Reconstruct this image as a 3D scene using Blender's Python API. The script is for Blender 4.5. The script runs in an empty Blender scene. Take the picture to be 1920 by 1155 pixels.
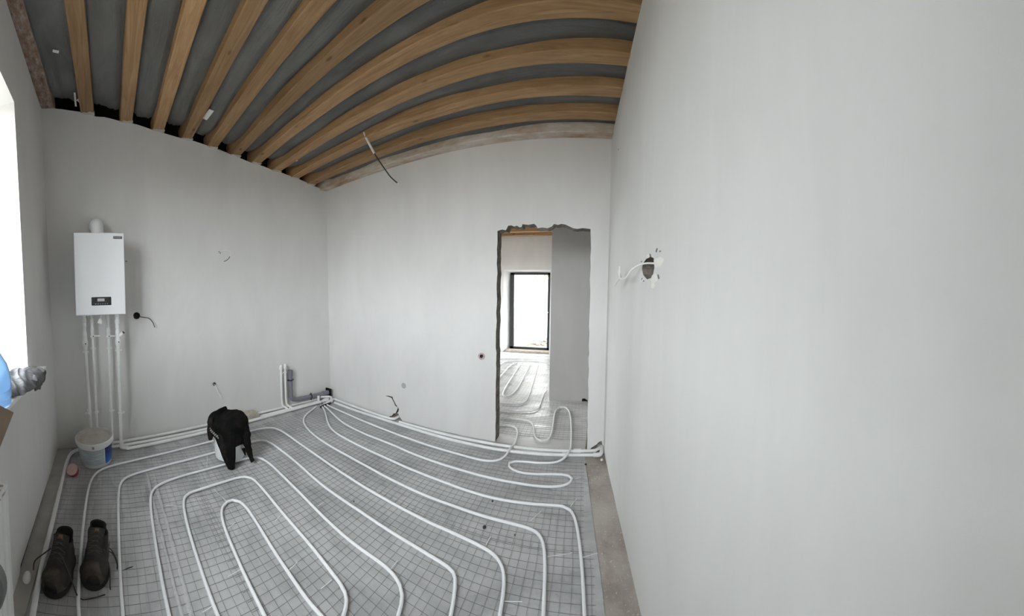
import bpy, bmesh, math, random
from math import sin, cos, pi, radians, hypot, atan2
from mathutils import Vector, Matrix, noise
from mathutils.geometry import tessellate_polygon

random.seed(7)
scn = bpy.context.scene
COL = scn.collection

# ------------------------------------------------------------------ camera
# phone panorama: a cylindrical picture, 193 degrees wide
cd = bpy.data.cameras.new('camera')
cd.type = 'PANO'
cd.panorama_type = 'CENTRAL_CYLINDRICAL'
cd.central_cylindrical_range_u_min = -1.685107
cd.central_cylindrical_range_u_max = 1.685107
cd.central_cylindrical_range_v_min = -1.010549
cd.central_cylindrical_range_v_max = 1.016845
cd.central_cylindrical_radius = 1.0
cd.clip_start = 0.01
cam = bpy.data.objects.new('camera', cd)
COL.objects.link(cam)
cam.matrix_world = Matrix(((0.243313, 0.046726, -0.968822, 0.5982),
                           (-0.969875, 0.023999, -0.242420, 0.1960),
                           (0.011923, 0.998619, 0.051158, 1.5),
                           (0, 0, 0, 1)))
scn.camera = cam

# ------------------------------------------------------------------ light
SKY = 25.0
world = bpy.data.worlds.new('overcast_sky')
scn.world = world
world.use_nodes = True
bg = world.node_tree.nodes['Background']
bg.inputs[0].default_value = (0.965, 0.975, 1.0, 1)
bg.inputs[1].default_value = SKY

def portal(name, loc, size, rot):
    l = bpy.data.lights.new(name, 'AREA')
    l.shape = 'RECTANGLE'
    l.size, l.size_y = size
    l.cycles.is_portal = True
    o = bpy.data.objects.new(name, l)
    o.location = loc
    o.rotation_euler = rot
    COL.objects.link(o)
portal('window_portal', (-0.42, 1.48, 1.95), (1.44, 1.85), (radians(90), 0, radians(-90)))      # faces +X
portal('far_door_portal', (8.30, 1.62, 1.05), (0.95, 1.95), (radians(90), 0, radians(90)))      # faces -X
portal('added_window_portal', (6.6, 4.25, 1.55), (1.8, 1.5), (radians(90), 0, radians(180)))     # faces -Y, at the unseen window added for light

scn.view_settings.view_transform = 'Standard'
scn.view_settings.look = 'None'
scn.view_settings.exposure = 0.0
scn.view_settings.gamma = 1.0
scn.view_settings.use_curve_mapping = False
scn.cycles.use_denoising = True
scn.cycles.max_bounces = 10
scn.cycles.diffuse_bounces = 7
scn.cycles.transparent_max_bounces = 12
scn.cycles.sample_clamp_indirect = 8.0

# ------------------------------------------------------------------ the room's measures (metres)
W, D = 3.463, 3.2656            # along the boiler wall, along the door wall
S1, BOW = 0.1885, 0.17          # the boiler wall is neither square nor flat
HL, H2 = 3.5215, 2.9519         # ceiling falls from the window wall to the door wall
KL, KR = 0.02612, -0.06247
def y_back(x): t = x / W; return D + S1 * t + 4 * BOW * t * (1 - t)
def x_left(y): return KL * (D - y)
def y_right(x): return KR * (W - x)
def z_ceil(x): return HL + (H2 - HL) * x / W
def tang(x): return atan2(y_back(x + .02) - y_back(x - .02), .04)

# ------------------------------------------------------------------ helpers
def tag(o, label=None, cat=None, group=None, kind=None):
    if label: o['label'] = label
    if cat: o['category'] = cat
    if group: o['group'] = group
    if kind: o['kind'] = kind
    return o

def empty(name, loc, label, cat, group=None, rz=0):
    o = bpy.data.objects.new(name, None)
    o.empty_display_size = .05
    o.location = loc
    o.rotation_euler = (0, 0, rz)
    COL.objects.link(o)
    return tag(o, label, cat, group)

class MB:
    def __init__(s): s.v = []; s.f = []; s.m = []
    def add(s, vs, fs, mi=0):
        b = len(s.v)
        s.v += [tuple(q) for q in vs]
        s.f += [tuple(i + b for i in f) for f in fs]
        s.m += [mi] * len(fs)
        return s
    def box(s, c, d, rz=0, mi=0, M=None, bev=0):
        x, y, z = d[0] / 2, d[1] / 2, d[2] / 2
        if bev:
            b = min(bev, x * .9, y * .9, z * .9)
            vs = []
            for sx in (-1, 1):
                for sy in (-1, 1):
                    for sz in (-1, 1):
                        vs += [(sx * x, sy * (y - b), sz * (z - b)), (sx * (x - b), sy * y, sz * (z - b)), (sx * (x - b), sy * (y - b), sz * z)]
            bm = bmesh.new()
            for q in vs: bm.verts.new(q)
            bmesh.ops.convex_hull(bm, input=bm.verts)
            bm.verts.index_update()
            vs = [Vector(q.co) for q in bm.verts]
            fs = [[q.index for q in f.verts] for f in bm.faces]
            bm.free()
        else:
            vs = [Vector((sx * x, sy * y, sz * z)) for sx in (-1, 1) for sy in (-1, 1) for sz in (-1, 1)]
            fs = [(0, 1, 3, 2), (4, 6, 7, 5), (0, 4, 5, 1), (2, 3, 7, 6), (0, 2, 6, 4), (1, 5, 7, 3)]
        T = Matrix.Translation(c) @ (M if M is not None else Matrix.Rotation(rz, 4, 'Z'))
        return s.add([T @ Vector(q) for q in vs], fs, mi)
    def tube(s, path, r, n=8, mi=0, cap=True):
        P = [Vector(q) for q in path]
        rr = r if isinstance(r, (list, tuple)) else [r] * len(P)
        rings = []
        t0 = (P[1] - P[0]).normalized()
        u = t0.orthogonal().normalized()
        for i, q in enumerate(P):
            a = (P[i] - P[i - 1]).normalized() if i else t0
            b = (P[i + 1] - P[i]).normalized() if i < len(P) - 1 else a
            t = (a + b)
            t = t.normalized() if t.length > 1e-6 else a
            u = (u - t * u.dot(t))
            u = u.normalized() if u.length > 1e-6 else t.orthogonal().normalized()
            w = t.cross(u)
            k = 1 / max(.5, math.sqrt(max(.01, (1 + a.dot(b)) / 2)))
            rings.append([q + (u * cos(2 * pi * j / n) + w * sin(2 * pi * j / n)) * rr[i] * (k if i else 1) for j in range(n)])
        vs = [q for g in rings for q in g]
        fs = [(i * n + j, i * n + (j + 1) % n, (i + 1) * n + (j + 1) % n, (i + 1) * n + j) for i in range(len(P) - 1) for j in range(n)]
        if cap: fs += [tuple(range(n - 1, -1, -1)), tuple((len(P) - 1) * n + j for j in range(n))]
        return s.add(vs, fs, mi)
    def lathe(s, prof, n=32, M=None, mi=0, a0=0, a1=2 * pi):
        T = M if M is not None else Matrix()
        full = abs(a1 - a0 - 2 * pi) < 1e-6
        k = n if full else n + 1
        vs = []
        for r, z in prof:
            for j in range(k):
                a = a0 + (a1 - a0) * j / n
                vs.append(T @ Vector((r * cos(a), r * sin(a), z)))
        fs = []
        for i in range(len(prof) - 1):
            for j in range(n):
                j2 = (j + 1) % k
                fs.append((i * k + j, i * k + j2, (i + 1) * k + j2, (i + 1) * k + j))
        return s.add(vs, fs, mi)
    def grid(s, fn, nu, nv, mi=0, closed=False):
        vs = [fn(i / nu, j / nv) for i in range(nu + (0 if closed else 1)) for j in range(nv + 1)]
        k = nv + 1
        N = nu if closed else nu + 1
        fs = [(i * k + j, ((i + 1) % N) * k + j, ((i + 1) % N) * k + j + 1, i * k + j + 1) for i in range(nu) for j in range(nv)]
        return s.add(vs, fs, mi)
    def build(s, name, mats, parent=None, smooth=False, loc=None, rot=None):
        me = bpy.data.meshes.new(name)
        me.from_pydata(s.v, [], s.f)
        ms = mats if isinstance(mats, (list, tuple)) else [mats]
        for q in ms: me.materials.append(q)
        me.polygons.foreach_set('material_index', s.m)
        bm = bmesh.new(); bm.from_mesh(me)
        bmesh.ops.recalc_face_normals(bm, faces=bm.faces)
        bm.to_mesh(me); bm.free()
        if smooth:
            me.polygons.foreach_set('use_smooth', [True] * len(me.polygons))
            me.set_sharp_from_angle(angle=radians(smooth if smooth is not True else 40))
        me.update()
        o = bpy.data.objects.new(name, me)
        if parent: o.parent = parent
        if loc: o.location = loc
        if rot: o.rotation_euler = rot
        COL.objects.link(o)
        return o

def spline(pts, step=.04, closed=False):
    """Catmull-Rom through pts, resampled"""
    P = [Vector(q) for q in pts]
    out = []
    for i in range(len(P) - 1):
        p0 = P[i - 1] if i else P[0] * 2 - P[1]
        p1, p2 = P[i], P[i + 1]
        p3 = P[i + 2] if i + 2 < len(P) else P[-1] * 2 - P[-2]
        n = max(1, int((p2 - p1).length / step))
        for k in range(n):
            t = k / n
            out.append(.5 * ((2 * p1) + (p2 - p0) * t + (2 * p0 - 5 * p1 + 4 * p2 - p3) * t * t + (3 * p1 - p0 - 3 * p2 + p3) * t ** 3))
    out.append(P[-1])
    return out

def chaikin(P, k=2):
    P = [Vector(q) for q in P]
    for _ in range(k):
        Q = [P[0]]
        for a, b in zip(P[:-1], P[1:]): Q += [a * .75 + b * .25, a * .25 + b * .75]
        P = Q + [P[-1]]
    return P

def slab(name, outline, holes, fn, thick, mats, cuts=(), parent=None, bev=None):
    """a wall: 2D outline (u, z) with holes, fn(u, depth, z) -> xyz; faces: 0 front, 1 edges, 2 back"""
    loops = [outline] + list(holes)
    flat = [q for l in loops for q in l]
    tris = tessellate_polygon([[Vector((a, b, 0)) for a, b in l] for l in loops])
    bm = bmesh.new()
    F = [bm.verts.new((a, 0, b)) for a, b in flat]
    K = [bm.verts.new((a, thick, b)) for a, b in flat]
    def face(vs, mi):
        try: bm.faces.new(vs).material_index = mi
        except ValueError: pass
    for t in tris:
        face([F[i] for i in t], 0); face([K[i] for i in reversed(t)], 2)
    k = 0
    for l in loops:
        n = len(l)
        for i in range(n):
            j = (i + 1) % n
            face([F[k + i], F[k + j], K[k + j], K[k + i]], 1)
        k += n
    for u in cuts:
        bmesh.ops.bisect_plane(bm, geom=bm.verts[:] + bm.edges[:] + bm.faces[:], plane_co=(u, 0, 0), plane_no=(1, 0, 0))
    for q in bm.verts: q.co = fn(*q.co)
    bmesh.ops.recalc_face_normals(bm, faces=bm.faces)
    me = bpy.data.meshes.new(name)
    bm.to_mesh(me); bm.free()
    for q in mats: me.materials.append(q)
    o = bpy.data.objects.new(name, me)
    if parent: o.parent = parent
    COL.objects.link(o)
    return o

def circ(cx, cz, r, n=14, jit=0, sx=1):
    return [(cx + sx * r * (1 + random.uniform(-jit, jit)) * cos(2 * pi * k / n), cz + r * (1 + random.uniform(-jit, jit)) * sin(2 * pi * k / n)) for k in range(n)]

def jag(a, b, n, amp):
    """points from a to b (exclusive of b) with ragged offsets"""
    dx, dz = b[0] - a[0], b[1] - a[1]
    L = hypot(dx, dz)
    out = [a]
    for k in range(1, n):
        t = (k + random.uniform(-.3, .3)) / n
        e = random.uniform(-amp, amp)
        out.append((a[0] + dx * t - dz / L * e, a[1] + dz * t + dx / L * e))
    return out

# ------------------------------------------------------------------ materials
def mat(name, base, rough=.6, metal=0, spec=.5):
    m = bpy.data.materials.new(name)
    m.use_nodes = True
    b = m.node_tree.nodes['Principled BSDF']
    b.inputs['Base Color'].default_value = (*base, 1)
    b.inputs['Roughness'].default_value = rough
    b.inputs['Metallic'].default_value = metal
    b.inputs['Specular IOR Level'].default_value = spec
    return m

class NT:
    def __init__(s, m):
        s.t = m.node_tree; s.b = s.t.nodes['Principled BSDF']
        s.co = s.t.nodes.new('ShaderNodeTexCoord')
    def n(s, typ, **kw):
        q = s.t.nodes.new('ShaderNode' + typ)
        for k, v in kw.items(): setattr(q, k, v)
        return q
    def l(s, a, b): s.t.links.new(a, b)
    def coord(s, scale=(1, 1, 1), src='Object', rot=(0, 0, 0)):
        q = s.n('Mapping'); q.inputs['Scale'].default_value = scale; q.inputs['Rotation'].default_value = rot
        s.l(s.co.outputs[src], q.inputs['Vector']); return q.outputs[0]
    def noise(s, vec, scale, detail=4, rough=.55, dist=0):
        q = s.n('TexNoise'); q.inputs['Scale'].default_value = scale; q.inputs['Detail'].default_value = detail
        q.inputs['Roughness'].default_value = rough; q.inputs['Distortion'].default_value = dist
        s.l(vec, q.inputs['Vector']); return q.outputs['Fac']
    def ramp(s, fac, stops):
        q = s.n('ValToRGB'); e = q.color_ramp.elements
        while len(e) < len(stops): e.new(.5)
        for k, (p, c) in enumerate(stops):
            e[k].position = p; e[k].color = (*c, 1) if len(c) == 3 else c
        s.l(fac, q.inputs[0]); return q.outputs[0]
    def mix(s, fac, a, b, mode='MIX'):
        q = s.n('MixRGB', blend_type=mode)
        for k, v in ((0, fac), (1, a), (2, b)):
            if isinstance(v, (int, float)): q.inputs[k].default_value = v
            elif isinstance(v, tuple): q.inputs[k].default_value = (*v, 1)
            else: s.l(v, q.inputs[k])
        return q.outputs[0]
    def color(s, c): s.l(c, s.b.inputs['Base Color'])
    def rough(s, c): s.l(c, s.b.inputs['Roughness'])
    def bump(s, h, strength=.3, dist=.01):
        q = s.n('Bump'); q.inputs['Strength'].default_value = strength; q.inputs['Distance'].default_value = dist
        s.l(h, q.inputs['Height'])
        if s.b.inputs['Normal'].is_linked: s.l(s.b.inputs['Normal'].links[0].from_socket, q.inputs['Normal'])
        s.l(q.outputs[0], s.b.inputs['Normal'])

M = {}
def plaster(name, c0, c1, streak):
    m = mat(name, c0, .85, spec=.25); t = NT(m)
    a = t.noise(t.coord((1, 1, .45)), 1.6, 5, .6, .6)
    b = t.noise(t.coord(streak), 5, 4, .6)
    c = t.ramp(a, [(.3, c0), (.72, c1)])
    c2 = t.mix(t.ramp(b, [(.52, (0, 0, 0)), (.8, (.35, .35, .35))]), c, tuple(min(1, k * 1.05) for k in c1))
    t.color(c2)
    t.bump(t.noise(t.coord(), 38, 6, .65), .12, .004)
    t.bump(t.noise(t.coord(streak), 7, 3), .12, .012)
    return m
M['plaster'] = plaster('light grey plaster', (.66, .655, .645), (.74, .735, .725), (1, 1, .18))
M['plaster_near'] = plaster('light grey plaster with trowel marks', (.67, .67, .655), (.75, .75, .735), (1.2, 1.2, .12))
M['plaster_dull'] = plaster('grey plaster', (.60, .595, .585), (.67, .665, .655), (1, 1, .2))
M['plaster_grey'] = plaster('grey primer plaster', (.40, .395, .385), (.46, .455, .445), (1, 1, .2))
m = M['reveal'] = mat('white reveal paint', (.86, .87, .88), .6); t = NT(m); t.bump(t.noise(t.coord(), 30, 4), .08, .003)

m = M['raw'] = mat('broken concrete edge', (.2, .18, .16), .95, spec=.1); t = NT(m)
a = t.noise(t.coord(), 14, 6, .7)
t.color(t.ramp(a, [(.3, (.09, .08, .07)), (.55, (.22, .2, .175)), (.75, (.42, .4, .37))])); t.bump(a, .8, .02)

m = M['slab'] = mat('bare concrete floor', (.36, .32, .28), .85, spec=.25); t = NT(m)
a = t.noise(t.coord(), 3.2, 7, .65, .4); b = t.noise(t.coord(), 60, 3, .6)
c = t.ramp(a, [(.28, (.25, .215, .185)), (.5, (.40, .365, .325)), (.72, (.52, .495, .46))])
t.color(t.mix(t.ramp(b, [(.62, (0, 0, 0)), (.68, (1, 1, 1))]), c, (.62, .6, .56))); t.bump(a, .35, .01)

m = M['screed'] = mat('grey screed strip', (.33, .31, .29), .85, spec=.25); t = NT(m)
a = t.noise(t.coord(), 6, 6, .6); t.color(t.ramp(a, [(.3, (.36, .34, .315)), (.7, (.50, .485, .46))])); t.bump(a, .3, .006)

def film(name, c0, c1):
    m = mat(name, c0, .35, spec=.5); t = NT(m)
    a = t.noise(t.coord((1, .55, 1), rot=(0, 0, .25)), 4, 6, .62, .5)
    b = t.noise(t.coord((1, .12, 1), rot=(0, 0, -.12)), 9, 4, .6, 1.2)
    c = t.noise(t.coord(), 45, 3, .6)
    col = t.ramp(a, [(.28, c0), (.55, c1), (.8, tuple(k * 1.12 for k in c1))])
    t.color(t.mix(t.ramp(c, [(.64, (0, 0, 0)), (.74, (.5, .5, .5))]), col, tuple(k * .7 for k in c0)))
    t.rough(t.ramp(t.noise(t.coord((1, .3, 1)), 5, 4), [(.35, (.2, .2, .2)), (.7, (.5, .5, .5))]))
    t.bump(b, .35, .012); t.bump(t.noise(t.coord(), 14, 5, .6, .8), .3, .006)
    return m
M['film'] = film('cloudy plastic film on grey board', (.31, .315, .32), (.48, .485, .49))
M['glint_ridge'] = mat('glossy film glint ridge', (.52, .525, .53), .10)
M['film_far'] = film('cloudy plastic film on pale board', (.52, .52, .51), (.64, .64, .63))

m = M['wire'] = mat('dull steel wire', (.25, .245, .24), .5, .3)
m = M['tube'] = mat('white polyethylene tube', (.86, .87, .89), .32, spec=.5)
m = M['pipe'] = mat('white plastic pipe', (.84, .85, .84), .38); t = NT(m)
t.color(t.ramp(t.noise(t.coord(), 9, 5, .6), [(.35, (.78, .785, .77)), (.6, (.86, .865, .86))]))
M['tie'] = mat('clear white nylon', (.88, .9, .92), .3)
M['sewer'] = mat('grey sewer plastic', (.20, .20, .235), .45)
M['black'] = mat('black plastic', (.015, .015, .017), .45)
M['rubber'] = mat('black cable sheath', (.02, .02, .02), .6)
M['void'] = mat('black gap shade and roof backing', (.012, .012, .012), .95, spec=.1)  # flat black that paints the shade in gaps and holes, also backs the roof
M['copper'] = mat('dark brown socket box', (.05, .035, .03), .6)
M['pinkbox'] = mat('pinkish grey socket box', (.42, .33, .33), .55)
M['cable'] = mat('white cable sheath', (.82, .82, .79), .45)

m = M['wood'] = mat('planed pine beam', (.5, .32, .16), .7, spec=.3); t = NT(m)
oi = t.n('ObjectInfo')
vv = t.n('VectorMath', operation='ADD')
t.l(t.coord((9, .7, 9)), vv.inputs[0])
sc_ = t.n('VectorMath', operation='SCALE'); sc_.inputs['Scale'].default_value = 40
cmb = t.n('CombineXYZ'); t.l(oi.outputs['Random'], cmb.inputs[0]); t.l(oi.outputs['Random'], cmb.inputs[1])
t.l(cmb.outputs[0], sc_.inputs[0]); t.l(sc_.outputs[0], vv.inputs[1])
a = t.noise(vv.outputs[0], 3, 7, .62, 1.4)
b = t.noise(t.coord((1, .3, 1)), 2.2, 4, .6)
vo = t.n('TexVoronoi'); vo.inputs['Scale'].default_value = 5.5; t.l(t.coord((1, .42, 1)), vo.inputs['Vector'])
base = t.ramp(a, [(.25, (.25, .135, .06)), (.5, (.41, .25, .125)), (.75, (.54, .37, .215))])
base = t.mix(t.ramp(b, [(.35, (0, 0, 0)), (.75, (.55, .55, .55))]), base, (.26, .165, .085))
base = t.mix(t.ramp(vo.outputs['Distance'], [(.04, (.85, .85, .85)), (.10, (0, 0, 0))]), base, (.16, .075, .03))
hs = t.n('HueSaturation'); mp = t.n('MapRange')
mp.inputs['To Min'].default_value = .68; mp.inputs['To Max'].default_value = 1.18
t.l(oi.outputs['Random'], mp.inputs['Value']); t.l(mp.outputs[0], hs.inputs['Value']); t.l(base, hs.inputs['Color'])
t.color(hs.outputs[0]); t.bump(a, .25, .006)

m = M['old_wood'] = mat('mortar crusted beam', (.3, .22, .18), .9, spec=.15); t = NT(m)
a = t.noise(t.coord((1, .5, 1)), 26, 6, .72)
t.color(t.ramp(a, [(.3, (.14, .095, .07)), (.5, (.30, .22, .175)), (.72, (.52, .44, .38))])); t.bump(a, .9, .015)
m = M['stained_wood'] = mat('wall plate smeared with plaster', (.45, .35, .28), .85, spec=.2); t = NT(m)
a = t.noise(t.coord((1, .35, 1)), 7, 6, .65)
t.color(t.ramp(a, [(.30, (.36, .22, .13)), (.46, (.50, .41, .33)), (.60, (.64, .60, .55))])); t.bump(a, .5, .01)

m = M['membrane'] = mat('dark grey roof membrane', (.10, .105, .11), .6, spec=.35); t = NT(m)
a = t.noise(t.coord((1.2, .5, 1)), 3.5, 6, .6, .5); b = t.noise(t.coord((6, .5, 6)), 4, 4, .6, 1)
c = t.ramp(a, [(.3, (.095, .095, .092)), (.7, (.165, .165, .16))])
d_ = t.noise(t.coord(), 70, 2, .5)
t.color(t.mix(t.ramp(d_, [(.72, (0, 0, 0)), (.78, (.6, .6, .6))]), c, (.35, .35, .35)))
t.bump(b, .5, .02); t.bump(a, .3, .02)

m = M['boiler'] = mat('white enamelled steel', (.86, .87, .89), .28)
m = M['display'] = mat('glossy black control glass', (.012, .012, .014), .12); t = NT(m)
a = t.noise(t.coord((14, 14, 30)), 4, 6, .8)
t.color(t.ramp(a, [(.5, (.01, .01, .012)), (.6, (.06, .06, .065)), (.7, (.3, .31, .32))]))
M['badge'] = mat('dark grey badge', (.09, .09, .10), .4)
M['badge_mark'] = mat('pale badge lettering', (.5, .5, .52), .5)
M['bucket'] = mat('white polypropylene', (.80, .82, .82), .4)
m = M['lid'] = mat('lid crusted with dried filler', (.55, .52, .47), .85); t = NT(m)
a = t.noise(t.coord(), 9, 6, .6); t.color(t.ramp(a, [(.3, (.42, .39, .34)), (.7, (.60, .575, .53))])); t.bump(a, .4, .006)
m = M['label_pale'] = mat('pale blue grey label', (.46, .53, .55), .5); t = NT(m)
a = t.noise(t.coord((2, 2, 12)), 6, 4, .6); t.color(t.ramp(a, [(.4, (.40, .47, .49)), (.6, (.50, .57, .585)), (.72, (.66, .71, .72))]))
m = M['label_blue'] = mat('deep blue label', (.02, .05, .22), .4); t = NT(m)
a = t.noise(t.coord((1, 1, 3)), 14, 4, .6)
g = t.n('SeparateXYZ'); t.l(t.co.outputs['Object'], g.inputs[0])
mr = t.n('MapRange'); mr.inputs['From Min'].default_value = .04; mr.inputs['From Max'].default_value = .19; t.l(g.outputs[2], mr.inputs['Value'])
c = t.ramp(mr.outputs[0], [(0, (.03, .16, .5)), (.6, (.015, .04, .2)), (1, (.01, .015, .06))])
t.color(t.mix(t.ramp(a, [(.66, (0, 0, 0)), (.7, (.6, .6, .6))]), c, (.4, .5, .7)))
M['tape'] = mat('red tape', (.33, .05, .06), .3)
M['tape_face'] = mat('pink wound tape edge', (.62, .42, .42), .45)
m = M['jacket'] = mat('black work jacket cloth', (.007, .007, .007), .95, spec=.08); t = NT(m)
a = t.noise(t.coord(), 12, 5, .6); t.color(t.ramp(a, [(.4, (.0055, .0055, .0055)), (.78, (.016, .0145, .013))])); t.bump(t.noise(t.coord(), 60, 3), .2, .004)
m = M['jacket_worn'] = mat('worn brownish black cloth', (.02, .018, .015), .95, spec=.08); t = NT(m)
a = t.noise(t.coord(), 14, 5, .6); t.color(t.ramp(a, [(.4, (.011, .010, .009)), (.75, (.032, .028, .023))]))
M['print'] = mat('grey printed lettering', (.30, .29, .28), .8)
M['green'] = mat('green label', (.10, .25, .06), .5)
m = M['mortar'] = mat('lump of beige mortar', (.5, .45, .38), .95, spec=.1); t = NT(m)
a = t.noise(t.coord(), 18, 6, .65); t.color(t.ramp(a, [(.3, (.34, .30, .245)), (.7, (.58, .53, .46))])); t.bump(a, .7, .01)
m = M['shoe'] = mat('worn dark brown leather', (.05, .042, .034), .7); t = NT(m)
a = t.noise(t.coord(), 16, 5, .6); t.color(t.ramp(a, [(.35, (.010, .0085, .007)), (.7, (.034, .028, .023))])); t.bump(a, .3, .004)
m = M['shoe_pale'] = mat('scuffed brown suede', (.12, .095, .075), .85); t = NT(m)
a = t.noise(t.coord(), 22, 5, .6); t.color(t.ramp(a, [(.35, (.028, .022, .017)), (.7, (.075, .060, .047))]))
M['shoe_dark'] = mat('black shoe lining', (.010, .010, .010), .9)
M['sole'] = mat('black rubber sole', (.02, .018, .017), .8)
M['lace'] = mat('grey brown shoelace', (.07, .062, .055), .9)
M['patch_tan'] = mat('tan tongue label', (.16, .085, .05), .7)
m = M['cloth'] = mat('grey work cloth', (.27, .27, .28), .9, spec=.2); t = NT(m)
a = t.noise(t.coord((1, 2.2, 1)), 16, 5, .65, .8); t.color(t.ramp(a, [(.35, (.06, .06, .062)), (.5, (.10, .10, .105)), (.68, (.15, .15, .155))]))
M['cloth_dark'] = mat('dark cloth lining', (.03, .03, .033), .9)
m = M['bottle'] = mat('translucent blue bottle plastic', (.60, .80, .97), .2)
m.node_tree.nodes['Principled BSDF'].inputs['Transmission Weight'].default_value = .6
m.node_tree.nodes['Principled BSDF'].inputs['IOR'].default_value = 1.2
m = M['card'] = mat('brown cardboard', (.24, .17, .12), .85); t = NT(m)
a = t.noise(t.coord((1, 1, 1)), 12, 4); t.color(t.ramp(a, [(.3, (.20, .145, .105)), (.7, (.28, .21, .155))]))
M['radiator'] = mat('white radiator enamel', (.80, .81, .80), .35)
M['grille'] = mat('grey shadowed steel', (.33, .33, .33), .5)
M['roll'] = mat('dark grey foam roll', (.16, .16, .165), .8)
M['frame'] = mat('dark window profile', (.018, .02, .022), .4)
M['pvc'] = mat('white window profile', (.85, .86, .86), .35)
M['sill'] = mat('white plastic sill', (.87, .88, .89), .3)
M['filler'] = mat('grey wall filler', (.40, .40, .40), .85)
M['crumb'] = mat('dark crumb of mortar', (.06, .055, .05), .9)
M['pebble'] = mat('white foam lump', (.8, .79, .75), .9)
M['white_wall'] = mat('white outer wall', (.80, .79, .77), .8)
m = M['earth'] = mat('rubble earth', (.30, .22, .17), .95); t = NT(m)
a = t.noise(t.coord(), 5, 7, .7); t.color(t.ramp(a, [(.3, (.05, .03, .02)), (.5, (.10, .07, .05)), (.7, (.17, .14, .11))]))
m = M['grass'] = mat('dark autumn grass and soil', (.09, .075, .045), .95); t = NT(m)
t.color(t.ramp(t.noise(t.coord(), .6, 6, .65), [(.3, (.06, .048, .03)), (.7, (.125, .10, .06))]))
M['stone'] = mat('pale rubble stone', (.20, .16, .13), .9)
M['leaf'] = mat('yellow green leaf', (.30, .27, .05), .7)
M['bark'] = mat('grey bark', (.12, .09, .07), .9)
m = M['glass'] = bpy.data.materials.new('clear window glass'); m.use_nodes = True
nt = m.node_tree; nt.nodes.clear()
o_ = nt.nodes.new('ShaderNodeOutputMaterial'); mx = nt.nodes.new('ShaderNodeMixShader')
tr = nt.nodes.new('ShaderNodeBsdfTransparent'); gl = nt.nodes.new('ShaderNodeBsdfGlossy'); gl.inputs['Roughness'].default_value = .02
tr.inputs[0].default_value = (.95, .97, .97, 1); mx.inputs[0].default_value = .06
nt.links.new(tr.outputs[0], mx.inputs[1]); nt.links.new(gl.outputs[0], mx.inputs[2]); nt.links.new(mx.outputs[0], o_.inputs[0])

# ================================================================== THE SETTING
# ---- floor
fl = MB()
fl.add([(-.6, -.9, 0), (8.36, -.9, 0), (8.36, 4.3, 0), (-.6, 4.3, 0)], [(0, 1, 2, 3)])
fl.add([(-.6, -.9, -.2), (8.36, -.9, -.2), (8.36, 4.3, -.2), (-.6, 4.3, -.2)], [(0, 1, 2, 3)])
floor = tag(fl.build('floor', M['slab']), kind='structure')
def y_film(x): return .072 + .078 * (x - 1.95) if x > 1.0 else -.002
f = MB()
xs = [.125 + (3.462 - .125) * k / 40 for k in range(41)]
for a, b in zip(xs[:-1], xs[1:]):
    f.add([(a, y_film(a) + random.uniform(-.003, .003), .004), (b, y_film(b), .004), (b, y_back(b) - .01, .004), (a, y_back(a) - .01, .004)], [(0, 1, 2, 3)])
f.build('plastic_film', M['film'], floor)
f = MB(); f.add([(3.462, .175, .0045), (4.788, .12, .0045), (4.788, .69, .0045), (4.95, .7, .0045), (8.04, .7, .0045), (8.04, 4.18, .0045), (3.61, 4.18, .0045), (3.61, 1.075, .0045), (3.462, 1.075, .0045)], [tuple(range(9))])
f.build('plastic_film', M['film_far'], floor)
for (xa, xb, ya, yb, wd, sd) in ((.850, .872, 2.78, 1.20, .020, 1), (.905, .915, 2.70, 1.15, .026, 2)):   # glossy wrinkle ridges added on the film to catch window glints
    sm = MB()
    def glint_ridge(u, v, xa=xa, xb=xb, ya=ya, yb=yb, wd=wd, sd=sd):
        y = ya + (yb - ya) * u
        x = xa + (xb - xa) * u + (v - .5) * wd * (1 + .5 * noise.noise(Vector((y * 9, sd, 0)))) + .008 * noise.noise(Vector((y * 3, sd, 4)))
        return (x, y, .0062 + (.0095 * abs(noise.noise(Vector((x * 45, y * 42, sd)))) + .003) * sin(pi * v))
    sm.grid(glint_ridge, 420, 8); sm.build('film_glint_ridge', M['glint_ridge'], floor, smooth=80)
s_ = MB()
L_ = [(y, x_left(y)) for y in [3.25 - .15 * k for k in range(24)]]
for (y0, x0), (y1, x1) in zip(L_[:-1], L_[1:]):
    s_.add([(x0 - .03, y0, .014), (.128, y0, .014), (.128, y1, .014), (x1 - .03, y1, .014), (.132, y0, 0), (.132, y1, 0)], [(0, 1, 2, 3), (1, 4, 5, 2)])
s_.build('screed_strip', M['screed'], floor)
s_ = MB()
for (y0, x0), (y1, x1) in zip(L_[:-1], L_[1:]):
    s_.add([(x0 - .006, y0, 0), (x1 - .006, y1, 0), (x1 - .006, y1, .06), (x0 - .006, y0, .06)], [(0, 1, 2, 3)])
s_.build('wall_gap_shade', M['void'], floor)  # black strip standing in for the shade in the gap under the wall

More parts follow.
